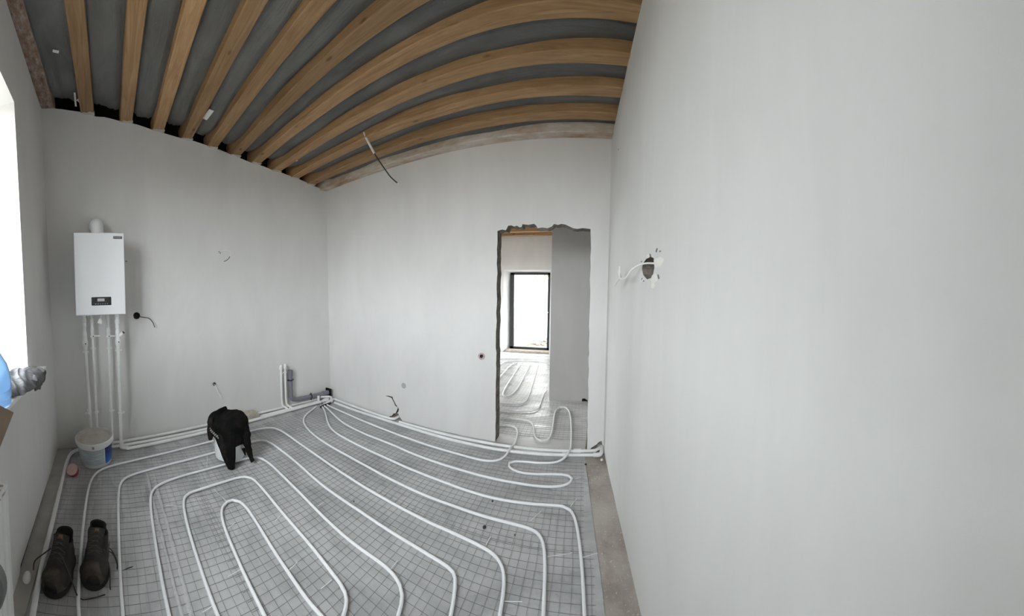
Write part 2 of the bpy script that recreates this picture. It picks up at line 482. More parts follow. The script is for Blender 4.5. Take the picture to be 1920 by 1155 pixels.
# ---- window wall
BL = [(3.70, 0), (2.72, 0), (2.66, .020), (2.45, .028), (2.2, .034), (1.95, .040), (1.80, .044), (1.76, 0), (-.35, 0), (-.35, z_ceil(.1)), (3.70, HL)]
WY0, WY1, WZ0, WZ1 = .78, 2.19, 1.03, 2.885
wl = slab('wall_left', BL, [[(WY0, WZ0), (WY1, WZ0), (WY1, WZ1), (WY0, WZ1)]], lambda u, d, z: Vector((x_left(u) - d, u, z)), .42,
          [M['plaster'], M['reveal'], M['plaster_dull']])
tag(wl, kind='structure')
win = bpy.data.objects.new('window_1', None); win.location = (-.33, (WY0 + WY1) / 2, WZ0); COL.objects.link(win); tag(win, kind='structure')
h = MB(); hw = (WY1 - WY0) / 2; hh = WZ1 - WZ0
for c, d in (((0, -hw + .035, hh / 2), (.07, .07, hh)), ((0, hw - .035, hh / 2), (.07, .07, hh)), ((0, 0, .035), (.07, 2 * hw, .07)), ((0, 0, hh - .035), (.07, 2 * hw, .07)), ((0, 0, hh / 2), (.07, .09, hh))):
    h.box(c, d)
h.build('window_frame', M['pvc'], win)
for sy in (-1, 1):
    h = MB(); h.box((0, sy * (hw / 2 + .005), hh / 2), (.006, hw - .1, hh - .14)); h.build('pane', M['glass'], win)
h = MB(); h.box((.19, .0, .004), (.52, 2 * hw + .36, .035), bev=.006)
h.build('window_sill', M['sill'], win)

# ---- boiler wall
def top_pts(n):
    out = []
    for k in range(n + 1):
        x = W + .02 - (W + .5) * k / n
        out.append((x, z_ceil(x) + random.uniform(-.012, .008)))
    return out
hole_sock = circ(.885, 1.336, .036, 14, .10)
hole_low = circ(1.764, .482, .019, 10, .25)
hole_up = [(1.868, 2.03), (1.885, 2.022), (1.893, 2.008), (1.902, 2.012), (1.908, 2.026), (1.897, 2.02), (1.886, 2.035)]
ol = [(-.48, 0), (.1, 0)] + jag((.1, 0), (W + .02, 0), 40, .006)[1:] + [(W + .02, 0)] + top_pts(46)
ol = [(a, max(0, b)) for a, b in ol]
wb = slab('wall_back', ol, [hole_sock, hole_low, hole_up], lambda u, d, z: Vector((u, y_back(u) + d, z)), .40,
          [M['plaster'], M['raw'], M['plaster_dull']], cuts=[-.3 + .12 * k for k in range(32)])
tag(wb, kind='structure')

# ---- door wall
bd = [(3.70, 0)] + [(a, max(0, b)) for a, b in jag((3.5, 0), (2.41, 0), 14, .008)]
bd += [(2.405, .0), (2.375, .018), (2.345, .03), (2.325, .062), (2.292, .07), (2.280, .098), (2.262, .13), (2.27, .165), (2.288, .178), (2.30, .20), (2.327, .238), (2.335, .262), (2.40, .262), (2.45, .254), (2.40, .250), (2.352, .246),
       (2.318, .20), (2.300, .165), (2.283, .155), (2.252, .150), (2.243, .125), (2.256, .09), (2.243, .055), (2.22, .03), (2.19, .0)]
bd += [(a, max(0, b)) for a, b in jag((2.16, 0), (1.071, 0), 16, .007)][1:]
bd += jag((1.071, 0), (1.068, 2.10), 26, .005)
bd += [(1.068, 2.105), (1.02, 2.118), (.985, 2.108), (.972, 2.128), (.962, 2.150), (.93, 2.154), (.90, 2.140), (.875, 2.148), (.85, 2.132), (.828, 2.134), (.82, 2.160), (.76, 2.152), (.71, 2.160), (.69, 2.148), (.672, 2.118), (.63, 2.124), (.58, 2.116), (.54, 2.132), (.517, 2.156), (.48, 2.146), (.45, 2.156), (.41, 2.150), (.385, 2.138), (.34, 2.118), (.30, 2.112), (.25, 2.120), (.20, 2.116), (.176, 2.112)]
bd += jag((.172, 2.10), (.158, .0), 24, .004)[1:]
bd += [(.158, 0), (.135, .004), (.112, .03), (.07, .058), (.040, .088), (.018, .096), (.004, .04), (.003, 0), (-.30, 0), (-.30, H2), (3.70, H2)]
seg_sock = circ(1.223, .862, .031, 16, .03)
hole_patch = None
wf = slab('wall_front', bd, [seg_sock], lambda u, d, z: Vector((W + d, u, z)), .14, [M['plaster'], M['raw'], M['plaster_dull']])
tag(wf, kind='structure')

# ---- near wall on the right
jb = [(1.93, 1.60), (1.96, 1.585), (2.03, 1.582), (2.08, 1.597), (2.115, 1.612), (2.14, 1.64), (2.12, 1.668), (2.06, 1.682), (1.985, 1.684), (1.93, 1.672), (1.905, 1.64)]
br = [(-.5, 0)] + [(a, max(0, b)) for a, b in jag((-.3, 0), (W + .1, 0), 30, .008)][1:] + [(W + .1, 0)]
for k in range(31):
    x = W + .1 - (W + .6) * k / 30
    br.append((x, z_ceil(x) + random.uniform(-.01, .01)))
wr = slab('wall_right', br, [jb], lambda u, d, z: Vector((u, y_right(u) - d, z)), .20, [M['plaster_near'], M['raw'], M['plaster_dull']])
tag(wr, kind='structure')

# ---- hall and far room
ph = [(-.9, 0), (.13, 0), (.16, .03), (.19, .05), (.225, .045), (.23, 0), (.69, 0), (.69, 3.05), (-.9, 3.05)]
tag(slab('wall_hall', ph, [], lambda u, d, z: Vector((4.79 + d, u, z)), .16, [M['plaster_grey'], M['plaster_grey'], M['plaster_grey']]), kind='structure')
rcs = MB(); rcs.box((4.85, .18, .03), (.05, .14, .06)); rcs.build('recess_dark', M['void'], bpy.data.objects['wall_hall'])  # black block in the notch, painting its dark inside
tag(slab('wall_far_right', [(4.95, 0), (8.06, 0), (8.06, 3.05), (4.95, 3.05)], [], lambda u, d, z: Vector((u, .70 - d, z)), .14, [M['plaster'], M['plaster'], M['plaster']]), kind='structure')
tag(slab('wall_hall_end', [(3.60, 0), (4.80, 0), (4.80, 3.05), (3.60, 3.05)], [], lambda u, d, z: Vector((u, -.32 - d, z)), .14, [M['plaster'], M['plaster'], M['plaster']]), kind='structure')
DY0, DY1, DZ1 = 1.10, 2.29, 2.09
tag(slab('wall_far', [(.5, 0), (DY0, 0), (DY0, DZ1), (DY1, DZ1), (DY1, 0), (4.4, 0), (4.4, 3.05), (.5, 3.05)], [], lambda u, d, z: Vector((8.05 + d, u, z)), .32, [M['plaster'], M['reveal'], M['white_wall']]), kind='structure')
tag(slab('wall_far_left', [(3.55, 0), (8.4, 0), (8.4, 3.05), (3.55, 3.05)], [[(5.7, .8), (7.5, .8), (7.5, 2.3), (5.7, 2.3)]], lambda u, d, z: Vector((u, 4.18 + d, z)), .3, [M['plaster'], M['reveal'], M['white_wall']]), kind='structure')
fw = bpy.data.objects.new('added_window', None); fw.location = (6.6, 4.38, .8); COL.objects.link(fw); tag(fw, kind='structure')  # out of view, added to light the far room
h = MB()
for c, d in (((-.865, 0, .75), (.07, .07, 1.5)), ((.865, 0, .75), (.07, .07, 1.5)), ((0, 0, .035), (1.8, .07, .07)), ((0, 0, 1.465), (1.8, .07, .07)), ((0, 0, .75), (.09, .07, 1.5))): h.box(c, d)
h.build('window_frame', M['frame'], fw)
for sx in (-1, 1):
    h = MB(); h.box((sx * .44, 0, .75), (.78, .006, 1.37)); h.build('pane', M['glass'], fw)
# glazed door in the far wall
dr = bpy.data.objects.new('door_1', None); dr.location = (8.30, 1.64, .05); COL.objects.link(dr); tag(dr, kind='structure')
h = MB()
for c, d in (((0, .47, .99), (.09, .10, 1.98)), ((0, -.485, .99), (.09, .06, 1.98)), ((0, 0, .035), (.09, 1.03, .07)), ((0, 0, 1.955), (.09, 1.03, .055))): h.box(c, d)
h.build('door_frame', M['frame'], dr)
h = MB(); h.box((.0, 0, .99), (.008, .90, 1.88)); h.build('pane', M['glass'], dr)
h = MB(); h.box((-.07, -.47, .98), (.05, .02, .02)); h.box((-.09, -.43, .98), (.02, .11, .02)); h.build('door_handle', M['pvc'], dr)
h = MB()   # white splayed lining round the door
h.add([(-.245, .65, -.05), (-.245, .65, 2.04), (.04, .525, 1.985), (.04, .525, -.05)], [(0, 1, 2, 3)])
h.add([(-.245, .65, 2.04), (-.245, -.54, 2.04), (.04, -.515, 1.985), (.04, .525, 1.985)], [(0, 1, 2, 3)])
h.add([(-.245, -.54, -.05), (-.245, -.54, 2.04), (.04, -.515, 1.985), (.04, -.515, -.05)], [(0, 1, 2, 3)])
h.build('lining', M['reveal'], dr)
h = MB(); h.box((-.02, 0, -.02), (.44, 1.17, .06), bev=.01); h.build('threshold', M['mortar'], dr)

# ---- ceilings
BEAMS = [(.465, .135), (.865, .13), (1.213, .125), (1.538, .12), (1.84, .12), (2.135, .12), (2.41, .115), (2.695, .115), (2.965, .115), (3.215, .11)]
def mem_pt(u, v):
    x = -.02 + (W + .04) * u
    y0, y1 = y_right(x) - .05, y_back(x) - .03
    e = random.uniform(-.012, .012) if v in (0, 1) else 0
    y = y0 + (y1 - y0) * v + e
    d = min(abs(x - b) for b, w in BEAMS)
    sag = .026 * min(1, max(0, d - .055) / .06) + .020 * noise.noise(Vector((x * 7, y * 1.1, 0))) + .016 * noise.noise(Vector((x * 16, y * 2.4, 4))) * min(1, d / .1)
    edge = .05 * max(0, (v - .93) / .07)
    return (x, y, z_ceil(x) + .066 - sag + edge)
mm = MB(); mm.grid(mem_pt, 150, 60)
ceiling = mm.build('ceiling', M['membrane'], smooth=True)
tag(ceiling, kind='structure')
def beam(x, w, material, y0=-.45, hgt=.16, dz=0, name='ceiling_beam', y1=None):
    b = MB()
    y1 = y1 or y_back(x) + .13
    n = 14
    def sec(y):
        wx = x + .004 * noise.noise(Vector((x * 3, y * .9, 1))); zz = z_ceil(x) + dz + .004 * noise.noise(Vector((x, y, 5)))
        hw_ = w / 2 + .003 * noise.noise(Vector((y * 2, x, 9)))
        k = .006
        sl = (H2 - HL) / W
        return [(wx - hw_ + k, y, zz), (wx + hw_ - k, y, zz), (wx + hw_, y, zz + k), (wx + hw_, y, zz + hgt), (wx - hw_, y, zz + hgt), (wx - hw_, y, zz + k)]
    vs = []
    for i in range(n + 1): vs += sec(y0 + (y1 - y0) * i / n)
    fs = [(i * 6 + j, i * 6 + (j + 1) % 6, (i + 1) * 6 + (j + 1) % 6, (i + 1) * 6 + j) for i in range(n) for j in range(6)]
    fs += [(5, 4, 3, 2, 1, 0), tuple(n * 6 + j for j in range(6))]
    b.add(vs, fs)
    return b.build(name, material, ceiling)
for x, w in BEAMS:
    beam(x, w, M['wood'])
    c = MB(); pts = []                       # crust of plaster where the beam enters the wall
    rnd = random.Random(int(x * 1000))
    yb = y_back(x)
    def crust(u, v, x=x, w=w, yb=yb):
        q = noise.noise(Vector((u * 5 + x * 9, v * 3, 2)))
        return (x - w / 2 - .006 + (w + .012) * u, yb + .02 - (.055 + .03 * q) * v, z_ceil(x) - .004 - .006 * (1 - v) - .005 * q)
    c.grid(crust, 10, 3); c.build('plaster_crust', M['lid'], ceiling)
tag(beam(.068, .125, M['old_wood'], dz=-.012, name='ceiling_beam'), 'rough mortar crusted beam along the window wall')
tag(beam(3.415, .12, M['stained_wood'], dz=-.02, name='ceiling_beam'), 'wall plate smeared with pale plaster')
# roof boards over the membrane and a black strip painting the shade behind the beam ends
rb = MB()
for k in range(9):
    x0 = -.55 + k * .475
    rb.add([(x0, -.75, z_ceil(x0) + .30), (x0 + .475, -.75, z_ceil(x0 + .475) + .30), (x0 + .475, 4.1, z_ceil(x0 + .475) + .30), (x0, 4.1, z_ceil(x0) + .30)], [(0, 1, 2, 3)])
rb.add([(-.45, -.7, HL - .3), (-.45, 4.05, HL - .3), (-.45, 4.05, HL + .5), (-.45, -.7, HL + .5)], [(0, 1, 2, 3)])
rb.add([(W + .1, -.7, H2 - .02), (W + .1, 4.05, H2 - .02), (W + .1, 4.05, H2 + .4), (W + .1, -.7, H2 + .4)], [(0, 1, 2, 3)])
rb.add([(-.5, -.42, HL - .1), (W + .3, -.35, H2 - .1), (W + .3, -.35, H2 + .5), (-.5, -.42, HL + .5)], [(0, 1, 2, 3)])
rb.build('roof_boards', M['void'], ceiling)
fe = MB()
for k in range(24):
    x0, x1 = -.02 + k * .146, -.02 + (k + 1) * .146
    fe.add([(x0, y_back(x0) + .15, z_ceil(x0) - .03), (x1, y_back(x1) + .15, z_ceil(x1) - .03), (x1, y_back(x1) + .15, z_ceil(x1) + .32), (x0, y_back(x0) + .15, z_ceil(x0) + .32)], [(0, 1, 2, 3)])
fe.build('beam_gap_shade', M['void'], ceiling)
# scraps of pale tape and plaster stuck to the membrane
for (x, y, w, l, a) in ((.36, 3.20, .018, .20, .05), (.27, 2.62, .05, .025, .3), (.40, 3.22, .06, .03, .9), (1.63, 3.05, .05, .16, .12), (2.75, 3.18, .05, .03, .5)):
    q = MB(); q.box((x, y, z_ceil(x) + .028), (w, l, .003), M=Matrix.Rotation(a, 4, 'Z') @ Matrix.Rotation(.163, 4, 'Y'))
    q.build('plaster_scrap', M['pebble'], ceiling)

cf = MB(); cf.add([(3.5, -.5, 3.06), (8.4, -.5, 3.06), (8.4, 4.5, 3.06), (3.5, 4.5, 3.06), (3.5, -.5, 3.16), (8.4, -.5, 3.16), (8.4, 4.5, 3.16), (3.5, 4.5, 3.16)], [(0, 1, 2, 3), (4, 5, 6, 7), (0, 1, 5, 4), (1, 2, 6, 5), (2, 3, 7, 6), (3, 0, 4, 7)])
cf = tag(cf.build('ceiling_far', M['membrane']), kind='structure')
for k in range(9):
    q = MB(); q.box((7.86 - k * .45, 2.0, 2.97), (.13, 4.6, .15)); q.build('ceiling_beam', M['wood'], cf)

# ---- the plot round the house
gp = MB(); gp.add([(-60, -60, -.28), (60, -60, -.28), (60, 60, -.28), (-60, 60, -.28)], [(0, 1, 2, 3)])
tag(gp.build('ground', M['grass']), kind='structure')
# ---- outside the far door
g = MB()
def gpt(u, v):
    x, y = 8.36 + 12 * u, -4 + 11 * v
    return (x, y, -.16 + .05 * noise.noise(Vector((x * 2, y * 2, 0))) + .02 * noise.noise(Vector((x * 7, y * 7, 0))))
g.grid(gpt, 50, 40)
tag(g.build('ground_outside', M['earth']), kind='structure')
rs_ = MB()
rr = random.Random(3)
for k in range(150):
    x = rr.uniform(8.5, 13.0); y = rr.uniform(.9, 1.9 - .287 * (x - 10.5))
    r_ = rr.uniform(.02, .09)
    bm = bmesh.new(); bmesh.ops.create_icosphere(bm, subdivisions=1, radius=r_)
    T = Matrix.Translation((x, y, -.14)) @ Matrix.Rotation(rr.uniform(0, 6), 4, 'Z') @ Matrix.Diagonal((1.4, 1, .7, 1))
    rs_.add([T @ (q.co * (1 + .25 * noise.noise(q.co * 20 + Vector((k, 0, 0))))) for q in bm.verts], [[q.index for q in f_.verts] for f_ in bm.faces]); bm.free()
tag(rs_.build('rubble', M['stone']), 'pale broken rubble scattered outside the far glazed door', 'rubble', kind='stuff')
ev = MB(); ev.box((9.45, 1.9, 2.78), (2.4, 7, .14)); tag(ev.build('added_canopy', M['white_wall']), kind='structure')  # unseen canopy, added to shade the ground outside the far door
gw = empty('garden_wall', (10.5, 2.11, -.16), 'white garden wall seen through the far glazed door', 'wall')
dx, dy = 2.3, -.66; Lw = hypot(dx, dy); az = atan2(dy, dx)
for (t0, t1, hgt, nm) in ((-1.6, .30, 3.4, 'wall_panel'), (.31, 2.6, 2.1, 'wall_panel')):
    q = MB(); q.box((cos(az) * (t0 + t1) / 2, sin(az) * (t0 + t1) / 2, hgt / 2 - .1), (t1 - t0, .12, hgt), rz=az); q.build(nm, M['white_wall'], gw)
sh = empty('garden_shrub', (12.9, 2.35, -.16), 'yellowish green shrub rising above the white garden wall', 'shrub')
q = MB()
for k in range(260):
    c = Vector((rr.gauss(0, .7), rr.gauss(0, .45), 2.45 + rr.gauss(0, .35)))
    R_ = Matrix.Rotation(rr.uniform(0, 6.28), 3, 'Z') @ Matrix.Rotation(rr.uniform(0, 6.28), 3, 'X')
    s0 = rr.uniform(.05, .11)
    q.add([c + R_ @ Vector(p) * s0 for p in ((-1, 0, 0), (0, -.5, .1), (1, 0, 0), (0, .5, .1))], [(0, 1, 2, 3)])
q.build('foliage', M['leaf'], sh)
q = MB()
for k in range(5):
    a = k * 1.26
    q.tube([(0, 0, 0), (.1 * cos(a), .1 * sin(a), 1.1), (.45 * cos(a), .35 * sin(a), 2.5)], [.035, .028, .012], 6)
q.build('stems', M['bark'], sh)

# floor tube centre lines, metres (x, y)
TUBES = {
  'strip_pipe': [(0.236, 3.198), (0.157, 3.186), (0.138, 3.126), (0.133, 2.971), (0.135, 2.755), (0.144, 2.44), (0.149, 2.125), (0.146, 1.97), (0.15, 1.834), (0.163, 1.664), (0.169, 1.565)],
  't1': [(0.385, 1.598), (0.373, 1.646), (0.371, 1.729), (0.365, 1.832), (0.36, 1.927), (0.358, 2.047), (0.354, 2.196), (0.355, 2.371), (0.359, 2.541), (0.368, 2.677), (0.398, 2.793), (0.447, 2.86), (0.551, 2.917), (0.739, 2.963), (0.937, 3.018), (1.267, 3.085), (1.57, 3.119), (1.771, 3.134), (2.002, 3.143), (2.184, 3.146), (2.282, 3.115), (2.321, 3.036), (2.319, 2.855), (2.306, 2.635), (2.297, 2.408), (2.297, 2.217), (2.275, 2.087), (2.275, 1.854), (2.258, 1.669), (2.257, 1.502), (2.251, 1.358), (2.243, 1.245), (2.235, 1.108), (2.237, 0.975), (2.219, 0.892), (2.213, 0.795), (2.195, 0.708), (2.165, 0.646), (2.115, 0.607), (2.06, 0.584), (1.992, 0.569), (1.927, 0.561), (1.874, 0.556)],
  't2': [(0.594, 1.594), (0.589, 1.702), (0.588, 1.827), (0.587, 1.974), (0.59, 2.148), (0.594, 2.36), (0.599, 2.528), (0.614, 2.641), (0.646, 2.698), (0.71, 2.743), (0.853, 2.785), (1.016, 2.83), (1.281, 2.864), (1.503, 2.894), (1.706, 2.911), (1.905, 2.909), (1.986, 2.93), (2.06, 2.898), (2.084, 2.826), (2.09, 2.686), (2.092, 2.495), (2.085, 2.262), (2.06, 2.126), (2.047, 1.927), (2.048, 1.766), (2.057, 1.573), (2.044, 1.384), (2.042, 1.289), (2.035, 1.202), (2.035, 1.135), (2.024, 1.029), (2.018, 0.932), (2.007, 0.874), (1.992, 0.837), (1.971, 0.823), (1.92, 0.803), (1.865, 0.782), (1.805, 0.769)],
  't3': [(0.808, 1.559), (0.804, 1.669), (0.804, 1.804), (0.81, 1.941), (0.811, 2.103), (0.822, 2.281), (0.83, 2.406), (0.85, 2.49), (0.893, 2.546), (0.971, 2.586), (1.067, 2.622), (1.263, 2.646), (1.467, 2.66), (1.65, 2.662), (1.752, 2.663), (1.824, 2.656), (1.873, 2.606), (1.887, 2.496), (1.885, 2.324), (1.869, 2.086), (1.859, 1.924), (1.856, 1.847), (1.837, 1.654), (1.827, 1.506), (1.83, 1.363), (1.833, 1.255), (1.835, 1.164), (1.819, 1.094), (1.788, 1.035), (1.755, 1.006), (1.717, 0.986), (1.67, 0.974)],
  't4': [(1.024, 1.49), (1.02, 1.572), (1.02, 1.662), (1.023, 1.789), (1.025, 1.916), (1.031, 2.059), (1.044, 2.209), (1.06, 2.315), (1.086, 2.375), (1.12, 2.396), (1.181, 2.406), (1.303, 2.418), (1.442, 2.428), (1.561, 2.435), (1.621, 2.422), (1.656, 2.384), (1.664, 2.311), (1.659, 2.127), (1.646, 1.942), (1.642, 1.744), (1.638, 1.583), (1.623, 1.459), (1.609, 1.347), (1.603, 1.275), (1.59, 1.23), (1.567, 1.202), (1.534, 1.178), (1.509, 1.167)],
  't5': [(1.218, 1.393), (1.221, 1.51), (1.228, 1.662), (1.238, 1.807), (1.245, 1.925), (1.26, 2.04), (1.281, 2.121), (1.311, 2.171), (1.359, 2.208), (1.41, 2.206), (1.448, 2.173), (1.467, 2.102), (1.463, 1.982), (1.446, 1.792), (1.436, 1.638), (1.435, 1.517), (1.428, 1.402), (1.42, 1.326), (1.429, 1.249)],
  't6': [(3.065, 3.284), (2.927, 3.219), (2.805, 3.166), (2.709, 3.099), (2.643, 3.017), (2.587, 2.907), (2.542, 2.753), (2.512, 2.578), (2.504, 2.409), (2.495, 2.27), (2.498, 2.116), (2.491, 1.939), (2.471, 1.728), (2.462, 1.532), (2.454, 1.354), (2.446, 1.225), (2.456, 1.09), (2.438, 0.922), (2.429, 0.775), (2.433, 0.628), (2.421, 0.521), (2.403, 0.462), (2.357, 0.428), (2.286, 0.405), (2.2, 0.39), (2.098, 0.378), (2.021, 0.371), (1.919, 0.36)],
  't7': [(3.134, 3.275), (3.108, 3.191), (3.044, 3.079), (2.947, 2.946), (2.829, 2.797), (2.761, 2.676), (2.717, 2.532), (2.713, 2.372), (2.701, 2.195), (2.697, 2.038), (2.695, 1.894), (2.692, 1.775), (2.673, 1.666), (2.667, 1.402), (2.658, 1.239), (2.639, 1.05), (2.626, 0.928), (2.626, 0.729), (2.638, 0.521), (2.656, 0.379), (2.657, 0.317), (2.635, 0.275), (2.575, 0.242), (2.473, 0.22), (2.338, 0.203), (2.202, 0.187), (2.077, 0.178), (1.937, 0.171)],
  't8': [(3.164, 3.265), (3.148, 3.17), (3.091, 3.033), (3.012, 2.852), (2.96, 2.695), (2.942, 2.557), (2.928, 2.408), (2.915, 2.228), (2.923, 2.077), (2.928, 1.932), (2.894, 1.771), (2.879, 1.556), (2.864, 1.343), (2.872, 1.228), (2.853, 1.062), (2.847, 0.91), (2.846, 0.73), (2.84, 0.555), (2.845, 0.398), (2.87, 0.333), (2.921, 0.279), (2.975, 0.261), (3.016, 0.29), (3.034, 0.357), (3.023, 0.441), (2.985, 0.58), (2.973, 0.699), (3.001, 0.78), (3.052, 0.838), (3.107, 0.847), (3.145, 0.817), (3.161, 0.715), (3.147, 0.556), (3.167, 0.431), (3.209, 0.358), (3.292, 0.318), (3.406, 0.31), (3.565, 0.312), (3.911, 0.331), (4.283, 0.356), (4.464, 0.385), (4.546, 0.451), (4.537, 0.517), (4.44, 0.562), (4.288, 0.565), (4.019, 0.545), (3.762, 0.527), (3.623, 0.53), (3.553, 0.563), (3.544, 0.613), (3.576, 0.67), (3.647, 0.708), (3.774, 0.731), (3.926, 0.752), (4.013, 0.803), (4.036, 0.868), (4.031, 1.027), (4.036, 1.217)],
  't9': [(3.216, 3.31), (3.202, 3.173), (3.184, 3.01), (3.176, 2.827), (3.162, 2.627), (3.145, 2.427), (3.139, 2.25), (3.131, 2.083), (3.082, 1.563), (3.096, 1.42), (3.083, 1.295), (3.065, 1.117), (3.064, 1.02), (3.093, 0.935), (3.148, 0.891), (3.266, 0.868), (3.367, 0.852), (3.553, 0.866), (3.736, 0.891), (3.805, 0.924), (3.843, 0.98), (3.847, 1.064), (3.832, 1.155)],
  'f1': [(5.157, 0.773), (5.078, 0.804), (4.807, 0.795), (4.494, 0.769), (4.35, 0.773), (4.291, 0.815), (4.269, 0.98), (4.233, 1.169), (4.219, 1.272)],
  'f2': [(6.954, 1.179), (6.014, 1.096), (5.133, 1.009), (4.684, 0.97), (4.559, 0.987), (4.469, 1.038), (4.473, 1.164), (4.475, 1.349)],
  'f3': [(6.829, 1.552), (5.644, 1.462), (4.92, 1.419), (4.763, 1.389), (4.714, 1.33), (4.756, 1.221), (4.936, 1.204), (5.898, 1.281), (6.818, 1.342)],
  'f4': [(5.548, 1.663), (6.146, 1.71), (6.615, 1.73), (6.762, 1.713), (6.809, 1.621)],
  'f5': [(6.497, 1.947), (6.967, 1.96), (7.074, 1.826), (7.109, 1.488), (7.088, 1.022)],
  'f6': [(7.096, 2.126), (7.322, 1.889), (7.389, 1.544), (7.362, 1.058)],
  'f7': [(7.528, 2.256), (7.545, 1.698), (7.673, 1.099)],
}
TIES = {
  't5': [[(1.321, 2.367), (1.364, 2.22)], [(1.268, 1.957), (1.338, 1.994)], [(1.141, 1.649), (1.225, 1.666)], [(1.405, 2.071), (1.458, 2.079)], [(1.442, 1.52), (1.433, 1.543)]],
  't4': [[(1.562, 1.865), (1.627, 1.897)], [(0.934, 2.306), (1.046, 2.28)], [(0.961, 1.526), (1.014, 1.542)], [(1.509, 1.334), (1.591, 1.339)], [(1.442, 1.52), (1.513, 1.54)]],
  't3': [[(1.432, 2.857), (1.37, 2.685)], [(1.832, 1.143), (1.906, 1.147)], [(1.877, 1.807), (1.945, 1.816)]],
  't8': [[(2.972, 0.258), (3.009, 0.206)]],
  't7': [[(2.647, 0.276), (2.749, 0.234)], [(2.244, 0.184), (2.284, 0.096)]],
  't6': [[(2.227, 0.384), (2.284, 0.243)], [(2.474, 0.526), (2.593, 0.473)]],
  't1': [[(1.94, 0.552), (1.967, 0.47)], [(2.223, 0.744), (2.299, 0.739)]],
}
CRUMBS = [
  (2.359, 0.801, 0.012, 'largest dark mortar crumb on the film near the doorway side'),
  (2.611, 0.828, 0.007, 'dark mortar crumb between two tubes before the flat loops'),
  (2.36, 0.601, 0.005, 'tiny dark crumb inside the large right hand tube loop'),
  (1.574, 2.585, 0.014, 'dark crumb at the tip of the jacket'),
  (2.109, 1.68, 0.005, 'tiny dark crumb between the middle tubes'),
  (3.282, 0.025, 0.013, 'white foam lump on bare concrete by the corner pipes'),
  (3.21, 0.17, 0.01, 'dark crumb at the edge of the concrete strip'),
]

# ================================================================== THINGS
Z = lambda P, z: [(x, y, z) for x, y in P]
# ---- underfloor heating tubes
TL = {
 't1': 'outermost white floor heating tube, starting beside the shoes and passing behind the black jacket',
 't2': 'white floor heating tube running under the bucket with the jacket, second loop from outside',
 't3': 'white floor heating tube bending just in front of the bucket with the jacket',
 't4': 'white floor heating tube wrapped directly around the innermost hairpin loop',
 't5': 'innermost white floor heating tube bent into a narrow hairpin',
 't6': 'white floor heating tube leaving the pipe corner with a wide leftward bulge',
 't7': 'white floor heating tube whose outer run follows the bare concrete strip',
 't8': 'white floor heating tube with two flat loops before the doorway, entering the hall',
 't9': 'white floor heating tube nearest the door wall, turning through the doorway at its left jamb',
 'f1': 'floor heating tube in the hall bending toward the grey partition end',
 'f2': 'floor heating tube in the far room with one wide bend, next to the hall',
 'f3': 'floor heating tube in the far room forming a long hairpin',
 'f4': 'short floor heating tube loop beside the left jamb in far room',
 'f5': 'floor heating tube crossing the far room in a low arc',
 'f6': 'floor heating tube crossing the far room, second from the glazed door',
 'f7': 'floor heating tube crossing the far room closest to glazed door'}
tube_objs = {}
def smooth_path(P):
    P = [Vector((x, y)) for x, y in P]
    for _ in range(2):
        Q = P[:]
        for i in range(1, len(P) - 1): Q[i] = P[i] * .6 + (P[i - 1] + P[i + 1]) * .2
        P = Q
    return P
for k, label in TL.items():
    P = smooth_path(TUBES[k])
    if k in ('t1', 't2', 't3', 't4', 't5'):       # the runs go on under the photographer
        a = (P[0] - P[1]).normalized(); P.insert(0, P[0] + a * .35)
    if k in ('t1', 't2', 't3', 't4', 't5', 't6', 't7'):
        a = (P[-1] - P[-2]).normalized(); P.append(P[-1] + a * .22)
    pts = spline([(q.x, q.y, 0) for q in P], .03)
    pts = [(q.x, q.y, .0195 + .002 * noise.noise(Vector((q.x * 4, q.y * 4, 3))) + (.034 * math.exp(-((q.x - 3.30) / .10) ** 2) if k in ('t8', 't9') and q.y < 1.2 else 0)) for q in pts]
    b = MB(); b.tube(pts, .0095 if k[0] == 't' else .0088, 8)
    o = b.build('heating_tube', M['tube'], smooth=True)
    tag(o, label, 'pipe', 'underfloor heating tubes')
    tube_objs[k] = o
for k, ls in TIES.items():
    for (p, q) in ls:
        d_ = Vector(q) - Vector(p); L_ = d_.length
        b = MB(); b.box(((p[0] + q[0]) / 2, (p[1] + q[1]) / 2, .016), (L_, .0034, .0014), M=Matrix.Rotation(atan2(d_.y, d_.x), 4, 'Z') @ Matrix.Rotation(.09, 4, 'Y'))
        b.build('zip_tie', M['tie'], tube_objs[k])

